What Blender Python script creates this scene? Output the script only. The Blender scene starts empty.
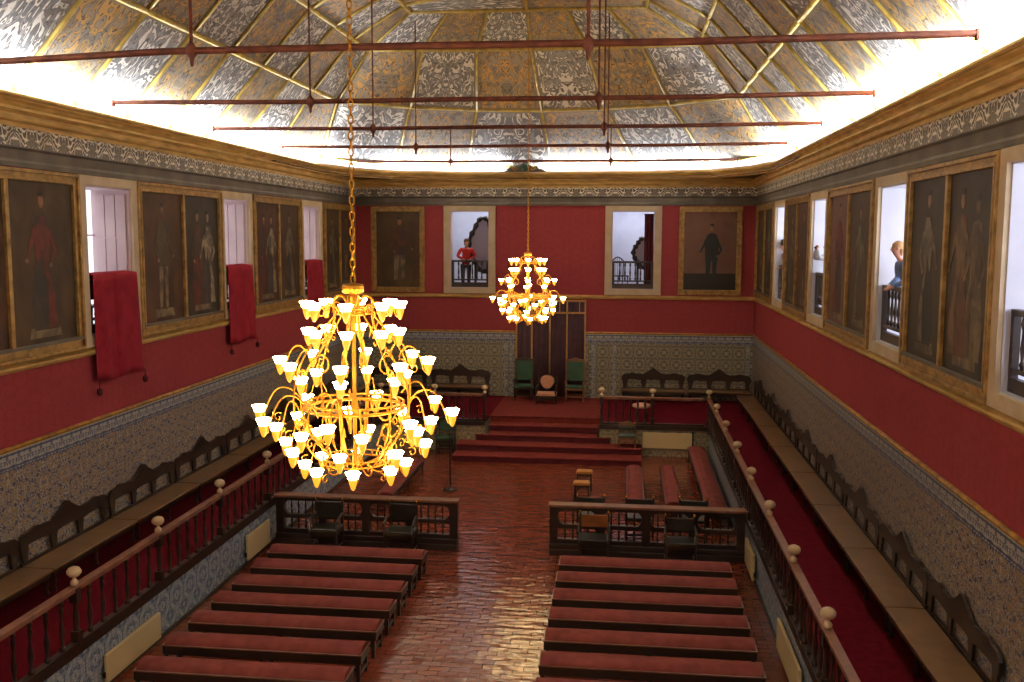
import bpy, bmesh, math, random
from mathutils import Vector, Matrix
random.seed(7)
PI = math.pi
C = bpy.context.scene.collection

# ------------------------------------------------------------------ room numbers (metres, camera stands at x=0,y=0)
XL, XR, YE = -9.0, 4.196, 31.9
CX = (XL + XR) / 2
ZT, ZS, ZF, ZLIP = 3.01, 4.21, 7.47, 8.23
ZP = 0.85                       # platform floor
FXL, FXR, FY = -7.0, 2.42, 27.2   # faces of the side and end platforms
CAMZ = 6.18

# ------------------------------------------------------------------ node helpers
class NT:
    def __init__(s, name):
        s.m = bpy.data.materials.new(name); s.m.use_nodes = True
        s.t = s.m.node_tree; s.b = s.t.nodes['Principled BSDF']
    def n(s, typ, ins=None, **kw):
        nd = s.t.nodes.new(typ)
        for k, v in kw.items(): setattr(nd, k, v)
        for k, v in (ins or {}).items(): s.put(nd, k, v)
        return nd
    def put(s, nd, k, v):
        sock = nd.inputs[k]
        if isinstance(v, bpy.types.NodeSocket): s.t.links.new(v, sock)
        elif isinstance(v, bpy.types.Node): s.t.links.new(v.outputs[0], sock)
        else: sock.default_value = v
    def math(s, op, a, b=0.0, c=None):
        ins = {0: a, 1: b}
        if c is not None: ins[2] = c
        return s.n('ShaderNodeMath', ins, operation=op).outputs[0]
    def mix(s, f, a, b, mode='MIX'):
        nd = s.n('ShaderNodeMix', None, data_type='RGBA', blend_type=mode)
        s.put(nd, 0, f); s.put(nd, 6, a); s.put(nd, 7, b)
        return nd.outputs[2]
    def noise(s, vec, scale, detail=2.0, dist=0.0, rough=.5):
        nd = s.n('ShaderNodeTexNoise', {'Scale': scale, 'Detail': detail, 'Distortion': dist, 'Roughness': rough})
        if vec is not None: s.put(nd, 'Vector', vec)
        return nd.outputs['Fac']
    def ramp(s, f, stops, interp='LINEAR'):
        nd = s.n('ShaderNodeValToRGB', {0: f}); r = nd.color_ramp; r.interpolation = interp
        while len(r.elements) < len(stops): r.elements.new(.5)
        for e, (p, c) in zip(r.elements, stops):
            e.position = p; e.color = (c[0], c[1], c[2], 1)
        return nd.outputs[0]
    def obj(s): return s.n('ShaderNodeTexCoord').outputs['Object']
    def gen(s): return s.n('ShaderNodeTexCoord').outputs['Generated']
    def sep(s, v): 
        nd = s.n('ShaderNodeSeparateXYZ', {0: v}); return nd.outputs
    def comb(s, x, y, z=0.0): return s.n('ShaderNodeCombineXYZ', {0: x, 1: y, 2: z}).outputs[0]
    def bump(s, h, strength=.3, dist=.02):
        nd = s.n('ShaderNodeBump', {'Height': h, 'Strength': strength, 'Distance': dist}); s.put(s.b, 'Normal', nd.outputs[0])
    def fin(s, col=None, rough=.6, metal=0.0, spec=None):
        if col is not None: s.put(s.b, 'Base Color', col)
        s.put(s.b, 'Roughness', rough); s.put(s.b, 'Metallic', metal)
        if spec is not None: s.put(s.b, 'Specular IOR Level', spec)
        return s.m

def rgb(r, g, b):
    f = lambda c: ((c/255+.055)/1.055)**2.4 if c > 10 else c/255/12.92
    return (f(r), f(g), f(b), 1)

def mottled(name, c1, c2, scale=3, rough=.6, metal=0.0, bump=0.0, stretch=(1, 1, 1), spec=None, detail=5):
    k = NT(name); mp = k.n('ShaderNodeMapping', {'Vector': k.obj(), 'Scale': stretch}).outputs[0]
    f = k.noise(mp, scale, detail)
    col = k.ramp(f, [(.3, c1), (.7, c2)])
    if bump: k.bump(f, bump, .01)
    return k.fin(col, rough, metal, spec)

M = {}
M['red_wall'] = None
def mk_red():
    k = NT('red_damask'); o = k.obj(); s = k.sep(o)
    f = k.noise(o, 1.2, 5); w = k.noise(k.n('ShaderNodeMapping', {'Vector': o, 'Scale': (9, 9, .7)}).outputs[0], 2, 3)
    a = k.math('ADD', s[0], s[1])
    u = k.math('PINGPONG', a, .3); v = k.math('PINGPONG', s[2], .42)
    d = k.noise(k.comb(u, v, 3.0), 7, 1, 1.5); dm = k.math('GREATER_THAN', d, .52)
    c = k.mix(f, rgb(142, 58, 62), rgb(158, 70, 70))
    c = k.mix(k.math('MULTIPLY', w, .4), c, rgb(128, 48, 54))
    c = k.mix(k.math('MULTIPLY', dm, .16), c, rgb(112, 38, 46))
    return k.fin(c, .9, 0, .06)
M['red_wall'] = mk_red()

def mk_tile(name, pal, period, small):
    """azulejo: square tiles carrying a mirrored leaf-and-scroll pattern"""
    k = NT(name); s = k.sep(k.obj())
    a = k.math('ADD', s[0], s[1])
    u = k.math('PINGPONG', a, period); v = k.math('PINGPONG', s[2], period)
    vec = k.comb(u, v, k.math('ADD', 1.3, k.math('MULTIPLY', k.noise(k.obj(), 1.1, 3), .5 if period == .29 else .05)))
    n1 = k.noise(vec, (15 if period == .29 else 2.2/period), 1.5, 1.8)
    r = k.math('SQRT', k.math('ADD', k.math('MULTIPLY', u, u), k.math('MULTIPLY', v, v)))
    ring = k.math('SINE', k.math('MULTIPLY', k.math('ADD', r, k.math('MULTIPLY', n1, period*(2.2 if period == .29 else .6))), 2*PI*1.6/period))
    n2 = k.noise(k.comb(u, v, 7.7), (17 if period == .29 else 3.2/period), 1, 1.0)
    c = pal[0]
    c = k.mix(k.math('GREATER_THAN', ring, .25), c, pal[1])
    c = k.mix(k.math('GREATER_THAN', n2, .56), c, pal[2])
    c = k.mix(k.math('LESS_THAN', n2, .37), c, pal[3])
    # joints of the tiles
    jx = k.math('PINGPONG', a, small/2); jz = k.math('PINGPONG', s[2], small/2)
    j = k.math('MAXIMUM', k.math('LESS_THAN', jx, .003), k.math('LESS_THAN', jz, .003))
    c = k.mix(k.math('MULTIPLY', j, .5), c, rgb(90, 85, 75))
    c = k.mix(.35, c, k.mix(k.noise(k.obj(), .8, 3), rgb(120, 110, 90), rgb(175, 165, 140)), 'MULTIPLY')
    return k.fin(c, .32, 0, .4)
M['tile_wall'] = mk_tile('azulejo_carpet', [rgb(206, 196, 178), rgb(92, 98, 132), rgb(178, 150, 106), rgb(74, 80, 116)], .29, .145)
M['tile_end'] = mk_tile('azulejo_medallion', [rgb(190, 186, 164), rgb(122, 122, 112), rgb(160, 148, 112), rgb(96, 98, 96)], .2, .145)
M['tile_face'] = mk_tile('azulejo_blue_scroll', [rgb(196, 206, 216), rgb(96, 122, 160), rgb(150, 168, 190), rgb(84, 108, 150)], .24, .145)
M['tile_cream'] = mk_tile('azulejo_pale', [rgb(190, 180, 150), rgb(140, 134, 112), rgb(168, 158, 126), rgb(124, 118, 100)], .2, .145)
def mk_border():
    k = NT('azulejo_border'); s = k.sep(k.obj()); a = k.math('ADD', s[0], s[1])
    u = k.math('PINGPONG', a, .14)
    n = k.noise(k.comb(u, s[2], 2.0), 22, 1, 1.2)
    c = k.mix(k.math('GREATER_THAN', n, .5), rgb(176, 178, 172), rgb(98, 104, 128))
    z = k.math('SUBTRACT', 3.0, s[2])
    for lo, hi, col in ((.0, .035, (200, 190, 150)), (.05, .075, (60, 72, 112)), (.24, .262, (60, 72, 112)), (.285, .30, (70, 84, 120))):
        m_ = k.math('MULTIPLY', k.math('GREATER_THAN', z, lo), k.math('LESS_THAN', z, hi))
        c = k.mix(m_, c, rgb(*col))
    return k.fin(c, .35)
M['tile_border'] = mk_border()

def mk_floor():
    k = NT('terracotta_floor'); o = k.obj()
    br = k.n('ShaderNodeTexBrick', {'Vector': k.n('ShaderNodeMapping', {'Vector': o, 'Scale': (1, 1, 1)}).outputs[0], 'Color1': rgb(136, 66, 44), 'Color2': rgb(116, 52, 36), 'Mortar': rgb(84, 42, 28),
        'Scale': 1.0, 'Mortar Size': .006, 'Brick Width': .30, 'Row Height': .15, 'Mortar Smooth': .4})
    f = k.noise(o, 1.3, 5); c = k.mix(k.math('MULTIPLY', f, .5), br.outputs['Color'], rgb(122, 56, 38))
    # worn, slightly uneven waxed tiles: each tile lies a little differently
    w = k.noise(o, 3.2, 3, .6); w2 = k.noise(k.n('ShaderNodeMapping', {'Vector': o, 'Scale': (2.2, 6.5, 1)}).outputs[0], 1.0, 1)
    h = k.math('ADD', k.math('ADD', k.math('MULTIPLY', br.outputs['Fac'], -.45), w), w2)
    k.bump(h, .5, .03)
    r = k.math('ADD', k.math('MULTIPLY', k.noise(o, 7, 4), .2), .06)
    return k.fin(c, r, 0, .5)
M['floor'] = mk_floor()

def mk_arabesque(name, ground, scroll, leaf, uv=True, su=1.0, sv=1.0, thr=.5):
    k = NT(name)
    if uv:
        s = k.sep(k.n('ShaderNodeUVMap', None, uv_map='UVMap').outputs[0]); x, y = s[0], s[1]
        fu = k.math('FRACT', x); fv = k.math('FRACT', y)
        seed = k.math('ADD', k.math('MULTIPLY', k.math('FLOOR', x), 3.7), k.math('MULTIPLY', k.math('FLOOR', y), 11.3))
        u = k.math('ABSOLUTE', k.math('SUBTRACT', fu, .5)); v = fv
    else:
        s = k.sep(k.obj()); a = k.math('ADD', s[0], s[1]); u = k.math('PINGPONG', a, .42); v = s[2]; seed = 2.0
    vec = k.comb(k.math('MULTIPLY', u, su), k.math('MULTIPLY', v, sv), seed)
    n1 = k.noise(vec, 3.6, 1.2, 1.6)
    band = k.math('SINE', k.math('MULTIPLY', n1, 24))
    n2 = k.noise(vec, 5.5, 2, 1.0)
    dirt = k.noise(k.obj(), 2.2, 4)
    c = k.mix(k.math('GREATER_THAN', band, thr-.5), ground, scroll)
    line = k.math('LESS_THAN', k.math('ABSOLUTE', k.math('SUBTRACT', band, thr-.5)), .28)
    c = k.mix(k.math('GREATER_THAN', n2, .56), c, leaf)
    c = k.mix(k.math('MULTIPLY', line, .75), c, rgb(74, 64, 52))
    c = k.mix(k.math('MULTIPLY', k.math('GREATER_THAN', dirt, .6), .35), c, rgb(110, 96, 74))
    if uv:   # painted margin round every panel
        e = k.math('MINIMUM', k.math('MINIMUM', fu, k.math('SUBTRACT', 1.0, fu)), k.math('MINIMUM', fv, k.math('SUBTRACT', 1.0, fv)))
        c = k.mix(k.math('LESS_THAN', e, .045), c, rgb(150, 140, 120))
    return k.fin(c, .6, 0, .3)
M['vault_white'] = mk_arabesque('painted_panel_white', rgb(244, 240, 232), rgb(136, 136, 138), rgb(170, 168, 166), su=1.7, sv=1.05)
M['vault_gold'] = mk_arabesque('painted_panel_gold', rgb(172, 160, 140), rgb(214, 172, 108), rgb(150, 142, 132), su=1.7, sv=1.05)
M['frieze'] = mk_arabesque('painted_frieze', rgb(238, 230, 212), rgb(84, 78, 74), rgb(120, 112, 104), uv=False, su=1.15, sv=1.3)
M['gilt'] = mottled('gilded_wood', rgb(122, 82, 28), rgb(196, 146, 58), 6, .42, .35, .2)
M['gilt_frame'] = mottled('gilded_picture_frame', rgb(124, 94, 50), rgb(190, 152, 86), 7, .42, .3, .2)
M['gilt_rib'] = mottled('gilded_batten', rgb(170, 140, 66), rgb(232, 204, 112), 5, .45, .2)
M['cornice'] = mottled('golden_cornice_wood', rgb(180, 142, 78), rgb(234, 198, 122), 2.2, .5, .1, .1, (1, 1, 6))
M['cornice_dark'] = mottled('brown_soffit_wood', rgb(84, 58, 30), rgb(124, 88, 46), 2.4, .6)
M['moulding_grey'] = mottled('grey_painted_moulding', rgb(74, 68, 60), rgb(108, 98, 84), 2, .6)
M['stone'] = mottled('cream_stone_surround', rgb(196, 174, 140), rgb(216, 198, 168), 3, .7)
M['reveal'] = mottled('white_plaster', rgb(206, 184, 186), rgb(226, 208, 208), 1.5, .8)
M['plaster_blue'] = mottled('cool_white_plaster', rgb(206, 210, 226), rgb(226, 230, 242), 1.5, .8)
M['wood_dark'] = mottled('dark_carved_wood', rgb(27, 16, 11), rgb(46, 28, 18), 8, .4, 0, .15, (1, 1, 3))
M['wood_rail'] = mottled('worn_handrail_wood', rgb(98, 60, 40), rgb(132, 86, 58), 6, .4)
M['wood_seat'] = mottled('brown_bench_plank', rgb(94, 68, 40), rgb(118, 86, 52), 3, .38, 0, .05, (1, 1, 1))
M['velvet'] = mottled('red_velvet', rgb(98, 46, 42), rgb(122, 62, 54), 5, .85, spec=.08)
M['carpet'] = mottled('red_carpet', rgb(62, 8, 16), rgb(78, 14, 22), 9, 1, 0, .1, spec=.02)
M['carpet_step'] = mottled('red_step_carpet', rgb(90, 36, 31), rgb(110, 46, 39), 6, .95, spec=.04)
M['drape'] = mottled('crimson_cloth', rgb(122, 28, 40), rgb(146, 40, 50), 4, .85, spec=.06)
M['drape_dark'] = mottled('maroon_cloth', rgb(66, 26, 32), rgb(84, 36, 40), 4, .9, spec=.05)
M['iron'] = mottled('rusty_iron', rgb(84, 42, 30), rgb(132, 74, 54), 7, .7, .2, .2)
M['iron_dark'] = mottled('dark_iron', rgb(34, 28, 26), rgb(50, 42, 38), 7, .5, .4)
M['canvas_cream'] = mottled('cream_enamel', rgb(206, 186, 140), rgb(216, 198, 152), 1.2, .45)
M['finial'] = mottled('ivory_finial', rgb(196, 174, 134), rgb(220, 200, 164), 9, .4)
M['leather_brown'] = mottled('tan_leather', rgb(116, 66, 30), rgb(146, 88, 42), 8, .4)
M['leather_dark'] = mottled('black_leather', rgb(22, 22, 18), rgb(38, 36, 28), 8, .35)
M['green'] = mottled('green_upholstery', rgb(36, 66, 46), rgb(52, 84, 58), 8, .8)
M['rose'] = mottled('rose_cream_upholstery', rgb(196, 140, 108), rgb(216, 162, 128), 8, .8)
M['brass'] = NT('polished_brass').fin(rgb(226, 170, 60), .22, .9)
M['skin'] = NT('skin').fin(rgb(206, 150, 124), .55)
M['paint_dark'] = None

# ------------------------------------------------------------------ mesh builder
class MB:
    def __init__(s): s.v = []; s.f = []; s.mi = []; s.sm = []; s.uv = {}
    def add(s, vs, fs, mi=0, sm=False):
        o = len(s.v); s.v += [tuple(v) for v in vs]
        for f in fs: s.f.append(tuple(i+o for i in f)); s.mi.append(mi); s.sm.append(sm)
        return s
    def box(s, x0, x1, y0, y1, z0, z1, mi=0):
        x0, x1 = sorted((x0, x1)); y0, y1 = sorted((y0, y1)); z0, z1 = sorted((z0, z1))
        return s.add([(x0,y0,z0),(x1,y0,z0),(x1,y1,z0),(x0,y1,z0),(x0,y0,z1),(x1,y0,z1),(x1,y1,z1),(x0,y1,z1)],
              [(0,3,2,1),(4,5,6,7),(0,1,5,4),(1,2,6,5),(2,3,7,6),(3,0,4,7)], mi)
    def lathe(s, prof, cx=0, cy=0, n=12, mi=0, cz=0, wob=0):
        vs = []; fs = []
        for r, z in prof:
            for i in range(n):
                a = 2*PI*i/n; rr = r*(1+wob*math.cos(a*6)) if wob else r
                vs.append((cx+rr*math.cos(a), cy+rr*math.sin(a), cz+z))
        for j in range(len(prof)-1):
            for i in range(n):
                k = (i+1) % n; fs.append((j*n+i, j*n+k, (j+1)*n+k, (j+1)*n+i))
        fs.append(tuple(range(n-1, -1, -1))); fs.append(tuple((len(prof)-1)*n+i for i in range(n)))
        return s.add(vs, fs, mi, True)
    def tube(s, pts, r, n=6, mi=0, closed=False, flat=None):
        pts = [Vector(p) for p in pts]; m = len(pts); vs = []; fs = []
        up = None
        for i, p in enumerate(pts):
            if closed: t = (pts[(i+1) % m]-pts[i-1])
            else: t = pts[min(i+1, m-1)]-pts[max(i-1, 0)]
            if t.length < 1e-9: t = Vector((0, 0, 1))
            t.normalize()
            if up is None:
                up = Vector((0, 0, 1)) if abs(t.z) < .9 else Vector((1, 0, 0))
            a = t.cross(up)
            if a.length < 1e-4: a = t.cross(Vector((.3, .9, .2)))
            a.normalize(); b = a.cross(t).normalized(); up = b
            rr = r[i] if isinstance(r, (list, tuple)) else r
            for k in range(n):
                q = 2*PI*(k+.5)/n
                fa = flat if flat else 1
                vs.append(p + a*(math.cos(q)*rr*fa) + b*(math.sin(q)*rr))
        M_ = m if closed else m-1
        for i in range(M_):
            j = (i+1) % m
            for k in range(n):
                l = (k+1) % n; fs.append((i*n+k, i*n+l, j*n+l, j*n+k))
        if not closed:
            fs.append(tuple(range(n-1, -1, -1))); fs.append(tuple((m-1)*n+k for k in range(n)))
        return s.add(vs, fs, mi, True)
    def prism(s, poly, axis, a, b, mi=0):
        """poly: 2-D outline; extruded along axis from a to b. x: (y,z)  y: (x,z)  z: (x,y)"""
        n = len(poly)
        def P(p, t):
            return (t, p[0], p[1]) if axis == 'x' else (p[0], t, p[1]) if axis == 'y' else (p[0], p[1], t)
        vs = [P(p, a) for p in poly]+[P(p, b) for p in poly]
        fs = [tuple(range(n-1, -1, -1)), tuple(range(n, 2*n))]+[(i, (i+1) % n, n+(i+1) % n, n+i) for i in range(n)]
        return s.add(vs, fs, mi)
    def ell(s, c, r, n=12, m=8, mi=0):
        vs = []; fs = []
        for j in range(m+1):
            th = PI*j/m
            for i in range(n):
                a = 2*PI*i/n
                vs.append((c[0]+r[0]*math.sin(th)*math.cos(a), c[1]+r[1]*math.sin(th)*math.sin(a), c[2]-r[2]*math.cos(th)))
        for j in range(m):
            for i in range(n):
                k = (i+1) % n; fs.append((j*n+i, j*n+k, (j+1)*n+k, (j+1)*n+i))
        return s.add(vs, fs, mi, True)
    def build(s, name, mats, parent=None, loc=None, bevel=0, uvs=None, merge=False):
        me = bpy.data.meshes.new(name); me.from_pydata(s.v, [], s.f)
        if not isinstance(mats, (list, tuple)): mats = [mats]
        for m in mats: me.materials.append(m)
        me.polygons.foreach_set('material_index', s.mi); me.polygons.foreach_set('use_smooth', s.sm)
        bm = bmesh.new(); bm.from_mesh(me)
        if merge: bmesh.ops.remove_doubles(bm, verts=bm.verts, dist=1e-5)
        if not uvs: bmesh.ops.recalc_face_normals(bm, faces=bm.faces)
        bm.to_mesh(me); bm.free()
        if uvs:
            ul = me.uv_layers.new(name='UVMap')
            for p in me.polygons:
                for li, q in zip(p.loop_indices, uvs[p.index]): ul.data[li].uv = q
        o = bpy.data.objects.new(name, me); C.objects.link(o)
        if parent: o.parent = parent
        if loc: o.location = loc
        if bevel:
            b = o.modifiers.new('bevel', 'BEVEL'); b.width = bevel; b.segments = 2; b.limit_method = 'ANGLE'
        return o

def thing(name, label, cat, loc=(0, 0, 0), rz=0, group=None):
    o = bpy.data.objects.new(name, None); C.objects.link(o); o.empty_display_size = .1
    o.location = loc; o.rotation_euler = (0, 0, rz); o['label'] = label; o['category'] = cat
    if group: o['group'] = group
    return o
def tag(o, label, cat, group=None):
    o['label'] = label; o['category'] = cat
    if group: o['group'] = group
    return o
def struct(o): o['kind'] = 'structure'; return o
def kids(o): return list(o.children)
def copy_tree(root, loc, rz, label, group=None):
    """a copy of a thing with copies of its parts and sub-parts"""
    r = root.copy(); C.objects.link(r); r.location = loc; r.rotation_euler = (0, 0, rz); r['label'] = label
    if group: r['group'] = group
    for ch in kids(root):
        c = ch.copy(); C.objects.link(c); c.parent = r
        for g in kids(ch):
            d = g.copy(); C.objects.link(d); d.parent = c
    return r
ORD = ['first', 'second', 'third', 'fourth', 'fifth', 'sixth', 'seventh', 'eighth', 'ninth', 'tenth']

# ------------------------------------------------------------------ SETTING
def wall_grid(mb, axis, p0, p1, u0, u1, z0, z1, holes, zcuts=(), mat=lambda z: 0):
    """a wall slab between planes p0,p1 (axis 'x' or 'y') with rectangular holes (u0,u1,z0,z1)"""
    us = sorted(set([u0, u1]+[h[i] for h in holes for i in (0, 1)])); zs = sorted(set([z0, z1]+list(zcuts)+[h[i] for h in holes for i in (2, 3)]))
    for i in range(len(us)-1):
        for j in range(len(zs)-1):
            uc = (us[i]+us[i+1])/2; zc = (zs[j]+zs[j+1])/2
            if any(h[0] < uc < h[1] and h[2] < zc < h[3] for h in holes): continue
            a = (p0, p1, us[i], us[i+1]) if axis == 'x' else (us[i], us[i+1], p0, p1)
            mb.box(a[0], a[1], a[2], a[3], zs[j], zs[j+1], mat(zc))
OPZ = (4.46, 7.0)
opsR = [(9.78, 11.28), (15.12, 16.72), (20.95, 22.45), (26.25, 27.75)]
opsL = [(15.38, 16.92), (21.02, 22.48), (26.45, 27.95)]
opsE = [(-5.76, -4.47), (-.43, .95)]
YF = -1.2
m = MB(); wall_grid(m, 'x', XL, XL-.75, YF, YE+.4, 0, 8.6, [(a, b)+OPZ for a, b in opsL])
struct(m.build('wall_left', M['red_wall']))
m = MB(); wall_grid(m, 'x', XR, XR+.4, YF, YE+.4, 0, 8.6, [(a, b)+OPZ for a, b in opsR])
struct(m.build('wall_right', M['red_wall']))
m = MB(); wall_grid(m, 'y', YE, YE+.35, XL, XR, 0, 8.6, [(a, b)+OPZ for a, b in opsE])
struct(m.build('wall_end', M['red_wall']))
m = MB(); m.box(XL-.75, XR+.4, YF-.3, YF, 0, 12.5); struct(m.build('wall_front', M['red_wall']))
m = MB(); m.box(XL-.75, XR+.4, YF-.3, YE+.4, -.2, 0); struct(m.build('floor', M['floor']))

# glazed tile dado and its border, on the three walls
m = MB()
for x0, x1 in ((XL, XL+.025), (XR-.025, XR)): m.box(x0, x1, YF, YE, 0, 2.70)
struct(m.build('wall_left_tile_dado', M['tile_wall']))
m = MB(); m.box(XL, XR, YE-.025, YE, 0, 2.70); struct(m.build('wall_end_tile_dado', M['tile_end']))
m = MB()
for x0, x1 in ((XL, XL+.03), (XR-.03, XR)): m.box(x0, x1, YF, YE, 2.70, 2.99)
m.box(XL, XR, YE-.03, YE, 2.70, 2.99); struct(m.build('trim_1', M['tile_border']))
# vertical border strips on the end wall
m = MB()
for x in (XL+.03, -3.95, -3.75, -1.05, -.35, XR-.25): m.box(x, x+.12, YE-.04, YE-.02, .85, 2.7)
struct(m.build('trim_2', M['tile_border']))
def run3(name, mat, prof):
    """profile (d,z) swept along left, end and right wall"""
    m = MB()
    n = len(prof)
    vs = []
    for (x, y, sx, sy) in ((XL, YF, 1, 0), (XL, YE, 1, -1), (XR, YE, -1, -1), (XR, YF, -1, 0)):
        for d, z in prof: vs.append((x+sx*d, y+sy*d, z))
    fs = []
    for i in range(3):
        for k in range(n): l = (k+1) % n; fs.append((i*n+k, i*n+l, (i+1)*n+l, (i+1)*n+k))
    m.add(vs, fs); return struct(m.build(name, mat))
run3('trim_3', M['gilt'], [(0, 2.99), (.05, 2.99), (.06, 3.02), (.03, 3.05), (0, 3.05)])
run3('trim_4', M['cornice'], [(0, 4.14), (.05, 4.14), (.09, 4.19), (.09, 4.22), (0, 4.26)])
run3('trim_5', M['moulding_grey'], [(0, 7.17), (.05, 7.17), (.06, 7.24), (.04, 7.28), (.05, 7.42), (.09, 7.45), (.09, 7.47), (0, 7.47)])
run3('trim_6', M['frieze'], [(0, 7.47), (.06, 7.47), (.06, 7.75), (0, 7.75)])
# golden cornice: straight along the side walls, bowed in plan at the far end
def half_plan(d0=6.4):
    return [(6.4, YF), (6.4, 24), (6.4, 27.7), (5.9, 29.6), (5.0, 30.9), (2.8, 31.6), (0, 31.7)]
hp = half_plan(); plan = [(CX-a, y) for a, y in hp]+[(CX+a, y) for a, y in reversed(hp[:-1])]
def offset(path, d):
    out = []
    for i, p in enumerate(path):
        a = Vector(path[max(i-1, 0)]); b = Vector(path[min(i+1, len(path)-1)]); t = (b-a).normalized()
        out.append((p[0]-t.y*d, p[1]+t.x*d))
    return out
def sweep_plan(name, mat, prof):
    m = MB(); n = len(prof); vs = []; fs = []
    offs = {d: offset(plan, d) for d, _ in prof}
    for i in range(len(plan)):
        for d, z in prof: vs.append((offs[d][i][0], offs[d][i][1], z))
    for i in range(len(plan)-1):
        for k in range(n): l = (k+1) % n; fs.append((i*n+k, i*n+l, (i+1)*n+l, (i+1)*n+k))
    m.add(vs, fs); return struct(m.build(name, mat))
# d is measured outwards (towards the wall)
sweep_plan('trim_7', M['cornice'], [(-.02, 8.18), (-.02, 8.225), (.06, 8.235), (.22, 8.23), (.22, 7.99), (.15, 7.99), (.15, 8.02), (.12, 8.03), (.125, 8.05), (.09, 8.10), (.04, 8.135), (.035, 8.15), (.0, 8.155)])
run3('trim_8', M['cornice'], [(0, 7.75), (.075, 7.75), (.075, 7.785), (.05, 7.79), (.05, 7.82), (.11, 7.84), (.125, 7.87), (.125, 7.885), (.09, 7.89), (.10, 7.94), (.15, 7.98), (.165, 7.985), (.165, 8.02), (0, 8.02)])
# brown boards filling the corners between the bowed cornice and the walls
m = MB()
for sgn in (-1, 1):
    pl = [(CX+sgn*a, y) for a, y in hp[1:]]
    poly = pl+[(CX, YE), (CX+sgn*6.6, YE), (CX+sgn*6.6, 24)]
    m.prism(poly, 'z', 8.03, 8.06)
struct(m.build('trim_9', M['cornice_dark']))

sweep_plan('trim_11', M['reveal'], [(.04, 8.2), (.04, 8.5), (.07, 8.5), (.07, 8.2)])
# vault: rings of painted boards between gilded battens
YK = [YF, .6, 2.2, 3.8, 5.4, 7.0, 8.6, 10.2, 11.8, 13.4, 15.0, 16.65, 18.3, 19.95, 21.6, 23.3]
HALF = [(6.5, 8.20), (5.18, 9.69), (4.12, 10.83), (2.83, 11.54), (1.2, 11.86), (0, 11.9)]
ENDP = [  # right half of every ring at the far end, corner -> middle, four points
    [(6.4, 27.6), (4.95, 31.0), (2.75, 31.68), (0, 31.8)],
    [(5.18, 25.3), (3.55, 26.75), (1.8, 27.45), (0, 27.75)],
    [(4.12, 24.5), (2.75, 24.62), (1.38, 24.68), (0, 24.7)],
    [(2.83, 23.6), (1.9, 23.62), (.95, 23.62), (0, 23.62)],
]
panels = []   # (quad corners, colour, id)
def P(sgn, a, y, z): return Vector((CX+sgn*a, y, z))
pid = 0
lastY = [24.05, 23.3, 23.1, 22.9, 22.7, 22.6]
for sgn in (-1, 1):
    for r in range(5):
        (a0, z0), (a1, z1) = HALF[r], HALF[r+1]
        Y0 = YK[:-1]+[lastY[r]]; Y1 = YK[:-1]+[lastY[r+1]]
        for k in range(len(YK)-1):
            q = [P(sgn, a0, Y0[k], z0), P(sgn, a0, Y0[k+1], z0), P(sgn, a1, Y1[k+1], z1), P(sgn, a1, Y1[k], z1)]
            panels.append((q, (k+r+(sgn > 0)) % 2, (k, r*2+(sgn > 0))))
        # corner panel up to the hip
        if r < 3:
            e0, e1 = ENDP[r][0], ENDP[r+1][0]
            q = [P(sgn, a0, lastY[r], z0), P(sgn, e0[0], e0[1], z0 if r else 8.42), P(sgn, e1[0], e1[1], z1), P(sgn, a1, lastY[r+1], z1)]
            panels.append((q, (len(YK)-1+r+(sgn > 0)) % 2, (20, r*2+(sgn > 0))))
            for k in range(3):
                A, B = ENDP[r][k], ENDP[r][k+1]; D, E_ = ENDP[r+1][k], ENDP[r+1][k+1]
                zz = z0 if r else 8.42
                q = [P(sgn, A[0], A[1], zz), P(sgn, B[0], B[1], zz), P(sgn, E_[0], E_[1], z1), P(sgn, D[0], D[1], z1)]
                panels.append((q, (k+r+(sgn > 0)) % 2, (24+k, r*2+(sgn > 0))))
    # flat closing piece above the last ring of the hipped end
    q = [P(sgn, 2.83, 22.9, 11.54), P(sgn, 2.83, 23.6, 11.54), P(sgn, 0, 23.62, 11.54), P(sgn, 0, 22.6, 11.9)]
    panels.append((q, int(sgn > 0), (30, int(sgn > 0))))
m = MB(); uvs = []; ribs = {}
def key(v): return (round(v.x, 3), round(v.y, 3), round(v.z, 3))
for q, col, (i, j) in panels:
    N = 4
    def pt(u, v): return q[0].lerp(q[1], u).lerp(q[3].lerp(q[2], u), v)
    for a in range(N):
        for b in range(N):
            us = [(a/N, b/N), ((a+1)/N, b/N), ((a+1)/N, (b+1)/N), (a/N, (b+1)/N)]
            o = len(m.v); m.v += [tuple(pt(*w)) for w in us]; m.f.append((o, o+1, o+2, o+3)); m.mi.append(col); m.sm.append(False)
            uvs.append([(i+min(max(w[0], .001), .999), j+min(max(w[1], .001), .999)) for w in us])
    for a, b in ((0, 1), (1, 2), (2, 3), (3, 0)):
        ka, kb = key(q[a]), key(q[b])
        if (q[a]-q[b]).length > .05: ribs[tuple(sorted((ka, kb)))] = 1 if a in (0, 2) else 0
struct(m.build('ceiling', [M['vault_white'], M['vault_gold']], uvs=uvs))
m = MB(); mr = MB()
cen = Vector((CX, 12, 7))
for (a, b), ring in ribs.items():
    a, b = Vector(a), Vector(b)
    if ring and min(a.z, b.z) < 8.4: continue
    c = Vector((CX, min((a.y+b.y)/2, 22), 8.0)); 
    inn = (c-(a+b)/2).normalized()*.03
    (mr if ring else m).tube([a+inn, b+inn], .05 if ring else .036, 4)
struct(m.build('ceiling_batten_trim', M['gilt_rib'])); struct(mr.build('ceiling_ring_trim', M['gilt_rib']))

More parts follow.
